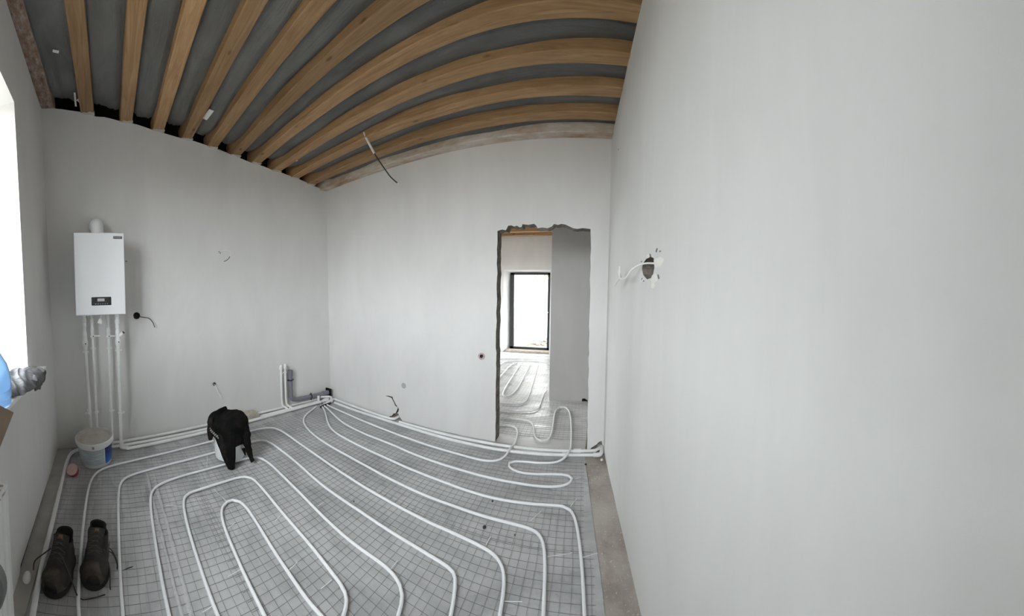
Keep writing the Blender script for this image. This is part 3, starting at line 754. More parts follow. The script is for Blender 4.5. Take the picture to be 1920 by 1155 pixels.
# ---- welded wire mesh sheets
def wire_sheet(x0, x1, y0, y1, yfn, rot, seed, label, step=.05, zz=.0065, r_=.00095, jit=.0035):
    rn = random.Random(seed)
    b = MB()
    cx_, cy_ = (x0 + x1) / 2, (y0 + y1) / 2
    R_ = Matrix.Rotation(rot, 2)
    def P(x, y, z):
        q = R_ @ Vector((x - cx_, y - cy_))
        w = .006 * noise.noise(Vector((x * 2.3, y * 2.3, seed)))
        u = .005 * noise.noise(Vector((x * 2.3, y * 2.3, seed + 9)))
        return (q.x + cx_ + w, q.y + cy_ + u, z + .0015 * noise.noise(Vector((x * 5, y * 5, seed))))
    x = x0
    while x <= x1 + .001:
        top = min(y1, yfn(x))
        n = max(3, int((top - y0) / .16))
        xx = x + rn.uniform(-jit, jit)
        b.tube([P(xx + rn.uniform(-.0012, .0012), y0 - .02 + (top - y0 + .04) * i / n, zz) for i in range(n + 1)], r_, 4, cap=False)
        x += step
    y = y0
    while y <= y1 + .001:
        xs_ = [xx for xx in (x0 + (x1 - x0) * i / 60 for i in range(61)) if yfn(xx) >= y]
        if len(xs_) > 5:
            a, c = xs_[0], xs_[-1]
            n = max(3, int((c - a) / .16))
            yy = y + rn.uniform(-jit, jit)
            b.tube([P(a - .02 + (c - a + .04) * i / n, yy + rn.uniform(-.0012, .0012), zz + .0024) for i in range(n + 1)], r_, 4, cap=False)
        y += step
    return tag(b.build('wire_mesh', M['wire']), label, 'wire mesh', 'welded wire mesh sheets on the floor')
lim = lambda x: y_back(x) - .30
wire_sheet(.175, 1.225, .05, 3.2, lim, .004, 1, 'welded steel wire mesh sheet under the shoes and paint bucket')
wire_sheet(1.20, 2.30, .14, 3.4, lim, -.003, 2, 'welded steel wire mesh sheet under the bucket with the black jacket')
wire_sheet(2.28, 3.24, .20, 3.5, lambda x: y_back(x) - .26, .004, 3, 'welded steel wire mesh sheet along the door wall')
wire_sheet(3.66, 4.74, .16, 1.30, lambda x: 9, .0, 4, 'welded steel wire mesh sheet in the hall before the grey partition')
wire_sheet(4.76, 7.4, .74, 2.6, lambda x: 9, .0, 5, 'welded steel wire mesh sheet on the far room floor', r_=.0009)

# ---- pipes along the walls
def wall_pipe(label, xs_, off, r_, z, extra0=(), extra1=(), cat='pipe'):
    pts = list(extra0) + [(x, y_back(x) - off(x), z) for x in xs_] + list(extra1)
    b = MB(); b.tube(pts, r_, 12)
    return tag(b.build('supply_pipe', M['pipe'], smooth=True), label, cat, 'white pipes along the wall feet')
lerp = lambda a, b, t: a + (b - a) * max(0, min(1, t))
rng = lambda a, b, n: [a + (b - a) * k / n for k in range(n + 1)]
offo = lambda x: lerp(.235, .135, (x - .65) / 2.6)
offm = lambda x: lerp(.150, .100, (x - .65) / 2.6)
offi = lambda x: lerp(.072, .030, (x - .65) / 1.2)
def clip_ring(par, x, y, z, r_, axis):
    b = MB()
    M_ = Matrix.Translation((x, y, z)) @ (Matrix() if axis == 'Z' else Matrix.Rotation(pi / 2, 4, 'Y'))
    b.lathe([(r_ + .004, -.009), (r_ + .006, -.009), (r_ + .006, .009), (r_ + .004, .009), (r_ + .001, .009), (r_ + .001, -.009), (r_ + .004, -.009)], 14, M_)
    for s in (-1, 1): b.box((x + s * (r_ + .009), y - .004, z), (.010, .014, .012))
    return b.build('pipe_clip', M['pipe'], par)
pi_ = wall_pipe('white pipe closest to the boiler wall, innermost of three at its foot', rng(.30, 3.27, 30), offi, .0155, .034)
pm_ = wall_pipe('white pipe in the middle of three along the boiler wall foot', rng(.36, 3.20, 30), offm, .0155, .030)
p4x, p4o = .663, .20
p4b = (p4x - .012, y_back(p4x) - offo(.65))
po_ = wall_pipe('white pipe on the room side of three along the boiler wall foot', rng(.70, 3.33, 30), offo, .0165, .031)

# four risers under the boiler, each with its valve
def riser(label, x, off, zt, zb, zval, r_, valve, lean=0):
    y = y_back(x) - off
    rt = empty('riser_pipe', (x, y, 0), label, 'pipe', 'pipes rising to the boiler', rz=tang(x))
    b = MB(); b.tube([(lean, 0, zb), (0, 0, zval - .02)], r_, 12); b.tube([(0, 0, zval - .02), (0, 0, zt)], r_ * .92, 12)
    b.build('pipe', M['pipe'], rt, smooth=True)
    b = MB()
    T0 = Matrix.Translation((0, 0, 0))
    pr = []
    for z, k in ((zt, 1.0), (zt - .012, 1.35), (zt - .035, 1.35), (zt - .037, 1.15), (zt - .055, 1.15), (zt - .057, 1.45), (zt - .095, 1.45), (zt - .098, 1.2), (zt - .125, 1.25), (zt - .145, 1.25), (zt - .15, 1.0)):
        pr.append((r_ * k, z))
    b.lathe(pr, 16, T0)
    b.build('union_nut', M['pipe'], rt, smooth=True)
    if valve == 'ball':
        b = MB(); b.lathe([(r_ * 1.02, zval - .075), (r_ * 1.3, zval - .06), (r_ * 1.35, zval - .04), (r_ * 1.75, zval - .025), (r_ * 1.85, zval), (r_ * 1.75, zval + .025), (r_ * 1.4, zval + .045), (r_ * 1.4, zval + .10), (r_ * 1.02, zval + .125)], 16)
        v = b.build('valve_body', M['pipe'], rt, smooth=True)
        b = MB(); b.lathe([(0, .0), (.006, .0), (.006, .008), (0, .008)], 12, Matrix.Translation((0, -r_ * 1.8, zval)) @ Matrix.Rotation(radians(90), 4, 'X') )
        b.build('valve_screw', M['black'], v)
    else:
        b = MB(); b.lathe([(r_ * 1.02, zval - .03), (r_ * 1.35, zval - .022), (r_ * 1.5, zval), (r_ * 1.35, zval + .03), (r_ * 1.6, zval + .05), (r_ * 1.3, zval + .085), (r_ * 1.02, zval + .10)], 16)
        v = b.build('valve_body', M['pipe'], rt, smooth=True)
        b = MB(); b.box((.022, -.03, zval), (.105, .014, .019), bev=.006); b.box((0, -.018, zval), (.022, .02, .022))
        hnd = b.build('valve_handle', M['pipe'], v)
        b = MB(); b.lathe([(0, .0), (.0055, .0), (.0055, .006), (0, .006)], 12, Matrix.Translation((0, -.035, zval)) @ Matrix.Rotation(radians(90), 4, 'X'))
        b.build('valve_screw', M['black'], v)
    for z in (zval - .085 if valve == 'ball' else zval - .125, .39):
        b = MB()
        b.lathe([(r_ + .001, z - .010), (r_ + .006, z - .010), (r_ + .006, z + .010), (r_ + .001, z + .010)], 14)
        for s in (-1, 1): b.box((s * (r_ + .010), -.006, z), (.012, .016, .014))
        b.box((0, off * .4, z), (.012, off * .7, .012))
        b.build('pipe_clip', M['pipe'], rt)
    return rt
riser('leftmost riser pipe under the boiler, with a ball valve', .338, .11, 1.40, .012, 1.092, .0165, 'ball', .018)
riser('second riser pipe from left under the boiler, with lever valve', .416, .11, 1.39, .012, 1.162, .0125, 'lever', 0)
riser('third riser pipe from left under the boiler, with lever valve', .575, .11, 1.385, .012, 1.152, .0125, 'lever', -.012)
r4 = riser('rightmost riser pipe under the boiler, ending in an elbow on the floor', .668, .20, 1.375, .031, 1.099, .0165, 'ball', -.016)
b = MB(); b.tube(chaikin([(-.006, 0, .09), (-.016, 0, .031), (.05, -.022, .031)], 2), .0195, 12)
b.build('elbow', M['pipe'], r4, smooth=True)
b = MB(); b.tube([(.0, -.0, 1.14), (.05, -.02, 1.185)], [.016, .019], 12); b.build('strainer_branch', M['pipe'], r4, smooth=True)
b = MB(); b.lathe([(0, 0), (.014, 0), (.014, .012), (0, .012)], 10, Matrix.Translation((.05, -.02, 1.185)) @ Matrix.Rotation(.8, 4, 'Y')); b.build('strainer_cap', M['black'], r4)

# two capped stubs
for x, zt, lab in ((2.655, .585, 'left one of two capped white stub pipes on the boiler wall'), (2.718, .592, 'right one of two capped white stub pipes beside the grey drain')):
    y = y_back(x) - .045
    rt = empty('stub_pipe', (x, y, 0), lab, 'pipe', 'capped stub pipes', rz=tang(x))
    b = MB(); b.tube(chaikin([(0, 0, zt - .02), (0, 0, .085), (.012, -.018, .062), (.038, -.066, .046), (.05, -.09, .032)], 2), .0135, 12); b.build('pipe', M['pipe'], rt, smooth=True)
    b = MB(); b.lathe([(0, zt + .012), (.014, zt + .012), (.020, zt), (.021, zt - .03), (.018, zt - .048), (.0136, zt - .052)], 16); b.build('cap', M['pipe'], rt, smooth=True)
    b = MB(); b.lathe([(.0137, zt - .105), (.019, zt - .105), (.019, zt - .085), (.0137, zt - .085)], 14)
    for s in (-1, 1): b.box((s * .022, -.004, zt - .095), (.012, .014, .016))
    b.build('pipe_clip', M['pipe'], rt)

# grey drain
x = 2.792; y = y_back(x) - .05
dr_ = empty('drain_pipe', (x, y, 0), 'grey plastic drain pipe with elbow in the room corner', 'pipe', rz=tang(x))
b = MB(); b.tube([(0, 0, .50), (0, 0, .20)], .027, 16)
b.build('pipe', M['sewer'], dr_, smooth=True)
b = MB(); b.lathe([(.026, .515), (.0335, .515), (.034, .50), (.031, .49), (.031, .44), (.0275, .425)], 20); b.lathe([(.026, .515), (.025, .44), (0, .44)], 20); b.build('socket', M['sewer'], dr_, smooth=True)
b = MB(); b.tube(chaikin([(0, 0, .25), (0, 0, .16), (.02, -.005, .125), (.07, -.012, .118)], 3), .0305, 16); b.build('elbow', M['sewer'], dr_, smooth=True)
xe = 3.36
ex, ey = xe - x, (y_back(xe) - .055) - y
ca, sa = cos(-tang(x)), sin(-tang(x))
ex, ey = ex * ca - ey * sa, ex * sa + ey * ca
b = MB(); b.tube([(.05, -.012, .118), (ex * .5, -.012 + ey * .5, .112), (ex, ey, .105)], .027, 16); b.build('outlet_run', M['sewer'], dr_, smooth=True)
b = MB(); b.tube([(ex * .86, ey * .87 - .002, .106), (ex + .02, ey, .105)], .034, 16); b.build('coupling', M['sewer'], dr_, smooth=True)
for (p, ax) in (((0, 0, .385), 'Z'), ((.30, ey * .45 - .012, .113), 'X')):
    b = MB(); MM = Matrix.Translation(p) @ (Matrix() if ax == 'Z' else Matrix.Rotation(pi / 2, 4, 'Y'))
    b.lathe([(.0275, -.008), (.032, -.008), (.032, .008), (.0275, .008)], 18, MM)
    if ax == 'Z':
        for s in (-1, 1): b.box((p[0] + s * .037, p[1], p[2]), (.018, .016, .014))
    else:
        for s in (-1, 1): b.box((p[0], p[1] - .004, p[2] + s * .037), (.014, .016, .018))
    b.build('pipe_clamp', M['black'], dr_)

b = MB(); b.box((ex + .035, ey + .01, .105), (.02, .10, .11), rz=-tang(x)); b.build('wall_hole_dark', M['void'], dr_)  # black block standing in for the shade inside the hole
# pipes along the door wall
def dpipe(label, P, r_=.0145, z=.030):
    b = MB(); b.tube(Z(P, z), r_, 12)
    return tag(b.build('supply_pipe', M['pipe'], smooth=True), label, 'pipe', 'white pipes along the wall feet')
dpipe('short white pipe at the door wall foot ending in the broken hole', [(W - .055, 3.32), (W - .07, 2.88), (W - .085, 2.42), (W - .080, 2.30), (W - .055, 2.265), (W + .10, 2.255)])
dpi = dpipe('white pipe crossing the doorway on the hall side', [(W - .095, 2.17), (W - .10, 1.80), (W - .105, 1.45), (W - .105, 1.05), (W - .095, .60), (W - .080, .30), (W - .062, .085), (W - .02, .045), (W + .10, .040)])
dpo = dpipe('white pipe crossing the doorway on the room side', [(W - .15, 3.20), (W - .155, 2.80), (W - .145, 2.375), (W - .15, 2.08), (W - .165, 1.77), (W - .178, 1.475), (W - .19, 1.02), (W - .175, .60), (W - .150, .30), (W - .135, .045)])
b = MB(); b.tube([(W - .075, .285, .030), (W - .071, .215, .030)], .022, 12); b.build('coupling', M['pipe'], dpi, smooth=True)
b = MB(); b.tube([(W - .155, .385, .030), (W - .147, .325, .030)], .020, 12); b.build('coupling', M['pipe'], dpo, smooth=True)
b = MB(); b.tube(chaikin([(W - .137, .10, .030), (W - .134, .022, .030), (W + .02, .018, .034)], 2), .020, 12); b.build('elbow', M['pipe'], dpo, smooth=True)
# joints in the room corner
cj = empty('pipe_manifold', (3.27, 3.36, 0), 'cluster of white pipe joints where floor pipes meet in the corner', 'pipe fitting')
for nm, P, r_ in (('tee_stub', [(-.08, .03, .03), (-.08, .03, .105)], .017), ('bypass', [(-.03, .06, .07), (.06, .0, .07), (.11, -.01, .055)], .015), ('elbow', [(-.05, -.10, .033), (.06, -.08, .036), (.115, -.05, .034)], .017), ('elbow', [(-.10, -.02, .033), (.02, .01, .040), (.10, .02, .036)], .0155), ('elbow', [(.03, -.12, .036), (.06, -.06, .052), (.12, -.02, .05)], .012)):
    b = MB(); b.tube(chaikin(P, 2), r_, 12); b.build(nm, M['pipe'], cj, smooth=True)
b = MB(); b.tube(chaikin([(-.18, -.13, .02), (-.06, -.11, .022), (.0, -.13, .022)], 2), .013, 8); b.build('insulation_sleeve', M['rubber'], cj, smooth=True)

# strip pipe by the window wall
P = smooth_path(TUBES['strip_pipe'])
P = [Vector((.33, 3.21))] + P[:]
a = (P[-1] - P[-2]).normalized(); P.append(P[-1] + a * 1.2)
b = MB(); b.tube([(q.x, q.y, .031) for q in chaikin(P, 1)], .0155, 12)
tag(b.build('supply_pipe', M['pipe'], smooth=True), 'white pipe along the window wall, coming from behind the paint bucket', 'pipe', 'white pipes along the wall feet')

# ---- boiler
bx, by = .517, (2.992 + 3.083) / 2
ba = radians(11)
bo = empty('gas_boiler', (bx, by, 1.383), 'white wall hung boiler with a black display on the back wall', 'boiler')
bo.rotation_euler = (Matrix.Rotation(ba, 3, 'Z') @ Matrix.Rotation(radians(1.2), 3, 'Y')).to_euler()
b = MB(); b.box((.012, .15, .38), (.43, .30, .752), bev=.008); body = b.build('casing', M['boiler'], bo)
b = MB(); b.box((0, -.004, .38), (.474, .014, .764), bev=.005); b.build('front_panel', M['boiler'], bo)
b = MB(); b.box((0.005, -.012, .125), (.188, .010, .078), bev=.006); pn = b.build('control_panel', M['display'], bo)
b = MB()
for k in range(6): b.box((-.05 + .022 * k, -.018, .100), (.008, .003, .006))
b.box((.0, -.018, .137), (.066, .003, .026)); b.build('buttons', M['badge_mark'], pn)
b = MB(); b.box((.175, -.0115, .718), (.084, .004, .024)); bd_ = b.build('badge', M['badge'], bo)
b = MB()
for k in range(8): b.box((.143 + .0085 * k, -.0145, .7185), (.0035, .002, .009 + .003 * (k % 3 == 0)))
b.build('badge_lettering', M['badge_mark'], bd_)
b = MB(); b.tube(chaikin([(.012, .17, .755), (.012, .17, .83), (.012, .20, .90), (.012, .33, .90)], 3), .064, 24); b.build('flue_elbow', M['boiler'], bo, smooth=True)
b = MB(); b.lathe([(.0645, .76), (.070, .76), (.070, .785), (.0645, .785)], 24, Matrix.Translation((.012, .17, 0))); b.build('flue_collar', M['boiler'], bo, smooth=True)
b = MB(); b.tube(spline([(.03, .13, .0), (.015, .11, -.03), (.01, .09, -.055)], .01), .0035, 6); cdp = b.build('power_cord', M['pipe'], bo)
b = MB(); b.lathe([(0, 0), (.012, 0), (.021, -.022), (.026, -.036), (.024, -.046), (0, -.050)], 14, Matrix.Translation((.008, .09, -.045)) @ Matrix.Rotation(.18, 4, 'Y')); b.build('plug', M['pipe'], cdp, smooth=True)
b = MB(); b.tube(spline([(-.13, .12, -.004), (-.11, .10, -.012), (-.08, .12, -.004)], .01), .004, 6); b.build('cable_loop', M['pipe'], bo)

# ---- wall boxes and loose wires
def cup(par, x, y, z, rz, r_, depth, material, name='box'):
    b = MB()
    T = Matrix.Translation((x, y, z)) @ Matrix.Rotation(rz, 4, 'Z') @ Matrix.Rotation(radians(-90), 4, 'X')
    b.lathe([(r_ * 1.06, -.002), (r_ * .97, -.002), (r_ * .95, depth), (0, depth)], 20, T)
    b.lathe([(r_ * 1.12, .001), (r_ * 1.12, depth + .01), (0, depth + .01)], 20, T)
    return b.build(name, material, par, smooth=True)
x = .885; so = empty('socket_box', (x, y_back(x), 1.336), 'dark open socket hole right of the boiler with a hanging black cable', 'socket', rz=tang(x))
cup(so, 0, 0, 0, 0, .036, .05, M['copper'])
b = MB(); b.tube(spline([(-.01, .03, 0), (.03, -.02, -.012), (.07, -.045, -.02), (.125, -.05, -.035), (.165, -.045, -.08), (.185, -.04, -.135)], .01), .0042, 6); b.build('cable', M['rubber'], so, smooth=True)
b = MB(); b.tube([(.185, -.04, -.135), (.187, -.039, -.148)], .0032, 6); b.build('cable_end', M['cable'], so)
b = MB()
for k in range(4): b.tube(spline([(.0, .04, 0), (-.012 + .01 * k, .0, .012 * sin(k)), (.012 * cos(k * 2), -.006, .014 * sin(k * 2))], .006), .003, 6)
b.build('wire_ends', M['copper'], so)
x = 1.764; so = empty('wall_outlet_hole', (x, y_back(x), .482), 'ragged wall hole with short white cable above the black jacket', 'cable outlet', rz=tang(x))
cup(so, 0, 0, 0, 0, .022, .06, M['void'])
b = MB(); b.tube(spline([(.0, .03, 0), (.004, -.012, -.012), (.02, -.03, -.06), (.04, -.035, -.11), (.066, -.03, -.155), (.062, -.03, -.168)], .01), .0045, 6); b.build('cable', M['cable'], so, smooth=True)
b = MB()
for k in range(3): b.tube([(.002 * k, -.004, .004 * k), (-.012 + .01 * k, -.018, .012 - .006 * k)], .003, 5)
b.build('wire_ends', M['rubber'], so)
x = 1.893; so = empty('wall_cable', (x, y_back(x), 2.02), 'curled thin cable sticking out of the boiler wall near its middle', 'cable', rz=tang(x))
cup(so, 0, 0.004, 0, 0, .028, .05, M['raw'], 'chased_hole')
b = MB(); b.tube(spline([(-.01, .02, -.005), (.02, -.03, .015), (.07, -.06, .02), (.105, -.07, -.01), (.10, -.06, -.05)], .01), .0042, 6); b.build('white_sheath', M['cable'], so, smooth=True)
b = MB(); b.tube(spline([(.10, -.06, -.05), (.08, -.055, -.08), (.05, -.05, -.10), (.025, -.05, -.108)], .01), .0036, 6); b.build('bare_end', M['rubber'], so, smooth=True)
so = empty('socket_box', (W, 1.223, .862), 'pinkish round socket box left of the doorway', 'socket', rz=radians(-90))
cup(so, 0, 0, 0, 0, .031, .045, M['pinkbox'])
b = MB(); b.lathe([(.0195, -.004), (.036, -.004), (.036, .001), (.0195, .001)], 20, Matrix.Rotation(radians(-90), 4, 'X')); b.build('rim', M['pinkbox'], so, smooth=True)
b = MB(); b.tube(spline([(.004, .035, .0), (-.006, .01, .006), (.006, -.006, .002), (.0, .0, -.008)], .006), .007, 6); b.build('coiled_wire', M['copper'], so, smooth=True)
so = empty('filled_socket', (W, 2.172, .426), 'round grey filled patch on the door wall above the broken hole', 'filled hole', rz=radians(-90))
b = MB(); b.lathe([(0, -.002), (.02, -.0035), (.028, -.002), (.034, .001)], 18, Matrix.Rotation(radians(-90), 4, 'X')); b.build('filler', M['filler'], so, smooth=True)
# junction on the right wall
jx, jz = 2.03, 1.634
rzR = atan2(-KR, 1)
so = empty('junction_box', (jx, y_right(jx), jz), 'ragged junction hole in the right wall with a curled white cable', 'junction box', rz=rzR)
b = MB(); b.box((0, -.105, 0), (.26, .01, .13)); b.box((-.13, -.06, 0), (.012, .09, .12)); b.box((.12, -.06, 0), (.012, .09, .12)); b.box((0, -.06, .058), (.26, .09, .012)); b.box((0, -.06, -.058), (.26, .09, .012)); b.build('hole_lining', M['raw'], so)
b = MB(); b.box((-.02, -.05, -.012), (.10, .008, .006)); b.box((-.02, -.045, .012), (.10, .008, .005)); b.box((-.01, -.06, 0), (.12, .006, .08)); b.build('conduit', M['pinkbox'], so)
b = MB()
loop = [(-.02, -.06, .025), (.06, .005, .028), (.14, .045, .004), (.20, .06, -.030), (.27, .07, -.042), (.34, .075, -.030), (.38, .07, .005), (.405, .065, .038), (.445, .06, .040), (.455, .06, .010), (.40, .06, -.022), (.46, .06, -.034), (.56, .055, -.046), (.66, .05, -.062)]
b.tube(spline(loop, .02), .0048, 8); b.build('white_cable', M['cable'], so, smooth=True)
for (u, z, w, hgt) in ((-.17, .012, .14, .045), (-.12, -.055, .10, .05), (-.10, -.085, .07, .03), (.0, .058, .06, .02), (.11, -.05, .03, .03)):
    P_ = circ(u, z, 1, 9, .25)
    P_ = [(u + (a - u) * w / 2, z + (c - z) * hgt / 2) for a, c in P_]
    b = MB(); b.add([(u, .006, z)] + [(a, .0008, c) for a, c in P_], [(0, k + 1, (k + 1) % 9 + 1) for k in range(9)])
    b.build('filler_smear', M['pebble'], so)
for k, (u, z) in enumerate(((-.20, .055), (-.15, .066), (-.05, .055), (.06, -.058), (.10, -.048), (-.19, -.05), (.12, .045))):
    b = MB(); b.box((u, .002, z), (.012 + .005 * (k % 3), .004, .004 + .002 * (k % 2)), M=Matrix.Rotation(.9 * sin(k * 2.1), 4, 'Y'))
    b.build('plaster_chip', M['raw'], so)
for (px, pz, lab) in ((3.031, 2.649, 'small dark nail hole high on the right wall near the corner'),):
    b = MB(); b.lathe([(0, .002), (.006, .002), (.008, 0)], 8, Matrix.Translation((px, y_right(px), pz)) @ Matrix.Rotation(radians(-90), 4, 'X')); tag(b.build('nail', M['black']), lab, 'nail')
b = MB(); b.lathe([(0, -.004), (.006, -.004), (.007, 0)], 8, Matrix.Translation((.80, y_back(.80), 1.92)) @ Matrix.Rotation(radians(-90), 4, 'X')); tag(b.build('nail', M['black']), 'tiny dark nail in the wall beside the boiler', 'nail')

# ---- ceiling cable
cc = empty('ceiling_cable', (2.94, 2.206, 3.03), 'black cable with a white taped joint hanging from the ceiling beams', 'cable')
b = MB(); b.tube(spline([(-.035, .04, .06), (-.012, .012, -.02), (.033, -.038, -.145)], .02), [.008, .009, .010, .011, .011, .012, .012, .012, .012, .012][:len(spline([(-.035, .04, .06), (-.012, .012, -.02), (.033, -.038, -.145)], .02))] + [.012] * max(0, len(spline([(-.035, .04, .06), (-.012, .012, -.02), (.033, -.038, -.145)], .02)) - 10), 8); b.build('tape_wrap', M['cable'], cc, smooth=True)
b = MB(); b.tube(spline([(.033, -.038, -.145), (.065, -.075, -.22), (.10, -.118, -.30), (.14, -.16, -.375), (.18, -.21, -.43)], .02), .0065, 8); b.build('cable', M['rubber'], cc, smooth=True)
b = MB(); b.tube([(.18, -.21, -.43), (.192, -.222, -.438)], .0045, 6); b.build('cable_end', M['cable'], cc)

# ---- paint bucket
pb = empty('paint_bucket', (.410, 3.02, .012), 'white filler bucket with a blue label below the boiler', 'bucket')
pb.rotation_euler = (radians(2), radians(-3), 0)
b = MB(); b.lathe([(0, 0), (.138, 0), (.143, .006), (.160, .185), (.170, .187), (.170, .20), (.163, .202), (.165, .225), (.160, .225), (.139, .012), (0, .012)], 40); b.build('pail', M['bucket'], pb, smooth=True)
A0 = radians(-82)       # direction of the camera from the bucket
b = MB(); b.lathe([(.1465, .035), (.1475, .035), (.1608, .178), (.1598, .178)], 26, None, 0, A0 - radians(95), A0 + radians(26)); b.build('paper_label', M['label_pale'], pb, smooth=True)
b = MB(); b.lathe([(.1475, .033), (.1485, .033), (.1620, .181), (.1608, .181)], 14, None, 0, A0 + radians(29), A0 + radians(88)); b.build('blue_label', M['label_blue'], pb, smooth=True)
b = MB(); b.lathe([(0, .222), (.09, .219), (.148, .222), (.156, .236), (.172, .240), (.176, .234), (.176, .206), (.170, .204)], 40); ld = b.build('lid', [M['lid']], pb, smooth=True)
b = MB(); b.lathe([(.1765, .206), (.179, .206), (.179, .236), (.1735, .2415), (.1725, .240)], 40); b.build('rim', M['bucket'], ld, smooth=True)
b = MB(); b.box((0, 0, 0), (.02, .004, .022), M=Matrix.Translation((.1795 * cos(A0 - .15), .1795 * sin(A0 - .15), .212)) @ Matrix.Rotation(A0 - .15 + pi / 2, 4, 'Z')); b.build('tear_tab', M['grille'], ld)
b = MB(); b.tube(spline([(.174 * cos(a_), .174 * sin(a_), .195 - .075 * sin((a_ - .2) / 2.7 * pi)) for a_ in [.2 + 2.7 * k / 10 for k in range(11)]], .03), .0022, 5); b.build('wire_handle', M['grille'], pb)

# red tape roll
tr_ = empty('tape_roll', (.212, 2.80, .006), 'roll of red tape lying beside the paint bucket', 'tape')
MT = Matrix.Translation((0, 0, .034)) @ Matrix.Rotation(radians(38), 4, 'X') @ Matrix.Rotation(radians(-10), 4, 'Y')
b = MB(); b.lathe([(.050, -.024), (.050, .024)], 28, MT); b.build('tape_outer', M['tape'], tr_, smooth=True)
b = MB(); b.lathe([(.050, .024), (.0, .022)], 28, MT); b.lathe([(.050, -.024), (.034, -.024), (.034, .02)], 28, MT); b.build('tape_side', M['tape_face'], tr_, smooth=True)

# ---- bucket with the jacket
JX, JY = 1.628, 2.775
wbk = empty('plastic_bucket', (JX, JY, .029), 'white plastic bucket standing under the black jacket', 'bucket')
b = MB(); b.lathe([(0, 0), (.128, 0), (.136, .006), (.158, .33), (.164, .332), (.164, .355), (.158, .357), (.154, .345), (0, .340)], 36); b.build('pail', M['bucket'], wbk, smooth=True)
wbk.scale = (1, 1, .92)
A1 = radians(248)
b = MB(); b.lathe([(.1475, .155), (.1482, .155), (.1505, .20), (.1498, .20)], 8, None, 0, A1 + radians(20), A1 + radians(40)); b.build('sticker', M['green'], wbk, smooth=True)
jk = empty('jacket', (JX, JY, .368), 'black work jacket draped over a white bucket', 'jacket')
hem_tab = [(150, .268), (192, .266), (203, .262), (208, .240), (213, .205), (220, .165), (228, .120), (236, .075), (243, .03), (252, .026), (258, .045), (261, .11), (264, .195), (275, .205), (300, .20), (308, .20), (318, .17), (326, .16), (340, .18), (400, .19), (470, .21), (510, .268)]
def hem(a):
    a = math.degrees(a) % 360
    if a < 150: a += 360
    for (x0, y0), (x1, y1) in zip(hem_tab[:-1], hem_tab[1:]):
        if x0 <= a <= x1: return y0 + (y1 - y0) * (a - x0) / (x1 - x0)
    return .2
def jack(u, v):
    a = 2 * pi * u
    # profile: over the lid, round the rim, down the sides
    fold = .5 * noise.noise(Vector((cos(a) * 2.2, sin(a) * 2.2, 1))) + .35 * sin(a * 7 + 1.2) + .2 * sin(a * 13)
    if v < .42:
        t = v / .42
        r_ = .176 * t ** .9
        z = .395 + .045 * (1 - t * t) + .012 * noise.noise(Vector((cos(a) * t * 4, sin(a) * t * 4, 5))) - .02 * t ** 4
        # higher to the right-back (shoulder hump)
        z += .035 * t * (1 - t) * 4 * max(0, cos(a - radians(300))) 
    else:
        t = (v - .42) / .58
        hz = hem(a)
        z = .375 + (hz - .375) * t
        flare = .045 * max(0, (.16 - hz) / .16) * t * t * max(0, cos(a - radians(246))) ** 2
        r_ = .176 + .004 * sin(min(1, t * 3) * pi / 2) - .010 * t * max(0, 1 - flare * 60) + flare + .008 * (fold + .4) * min(1, t * 1.6)
    return (r_ * cos(a), r_ * sin(a), z - .38)
b = MB(); b.grid(jack, 120, 34, closed=True)
jo = b.build('jacket_body', M['jacket'], jk, smooth=60)
so_ = jo.modifiers.new('thickness', 'SOLIDIFY'); so_.thickness = .005; so_.offset = 1
def skin_roll(name, pts, rad, mat_, par, seed):
    b = MB(); P_ = spline(pts, .015); n = len(P_)
    rr_ = []
    for i in range(n):
        t = i / (n - 1) * (len(rad) - 1); k = min(len(rad) - 2, int(t)); rr_.append((rad[k] + (rad[k + 1] - rad[k]) * (t - k)) * (1 + .16 * noise.noise(Vector((i * .5, seed, 0)))))
    b.tube(P_, rr_, 14)
    b.v = [tuple(Vector(q) + Vector((noise.noise(Vector(q) * 22), noise.noise(Vector(q) * 22 + Vector((5, 0, 0))), noise.noise(Vector(q) * 22 + Vector((0, 5, 0))))) * .008) for q in b.v]
    return b.build(name, mat_, par, smooth=60)
Rt = Vector((cos(radians(338)), sin(radians(338)), 0)); Fr = Vector((cos(A1), sin(A1), 0)); U = Vector((0, 0, 1))
J = lambda r_, f_, z: Rt * r_ + Fr * f_ + U * (z - .38)
skin_roll('collar', [J(-.172, .03, .30), J(-.168, .03, .36), J(-.135, .01, .412), J(-.085, -.02, .432), J(-.05, -.05, .442), J(-.03, -.065, .455), J(-.02, -.07, .462)], [.016, .030, .036, .036, .036, .032, .014], M['jacket'], jk, 3)
skin_roll('sleeve', [J(.08, .05, .37), J(.125, .07, .335), J(.148, .09, .25), J(.165, .11, .15), J(.188, .135, .075), J(.200, .145, .045)], [.05, .052, .048, .036, .024, .016], M['jacket'], jk, 8)
skin_roll('sleeve', [J(-.075, .09, .372), J(-.076, .140, .30), J(-.056, .165, .20), J(-.026, .183, .11), J(.0, .200, .045), J(.006, .206, .022)], [.024, .032, .032, .028, .022, .010], M['jacket_worn'], jk, 11)
skin_roll('collar_flap', [J(-.158, .06, .415), J(-.166, .075, .36), J(-.170, .085, .30), J(-.172, .09, .245), J(-.170, .092, .232)], [.016, .026, .028, .026, .012], M['jacket_worn'], jk, 15)
skin_roll('cuff_tab', [J(.12, .11, .15), J(.132, .125, .11), J(.135, .13, .095)], [.013, .010, .006], M['jacket'], jk, 5)
b = MB()
rq = random.Random(4)
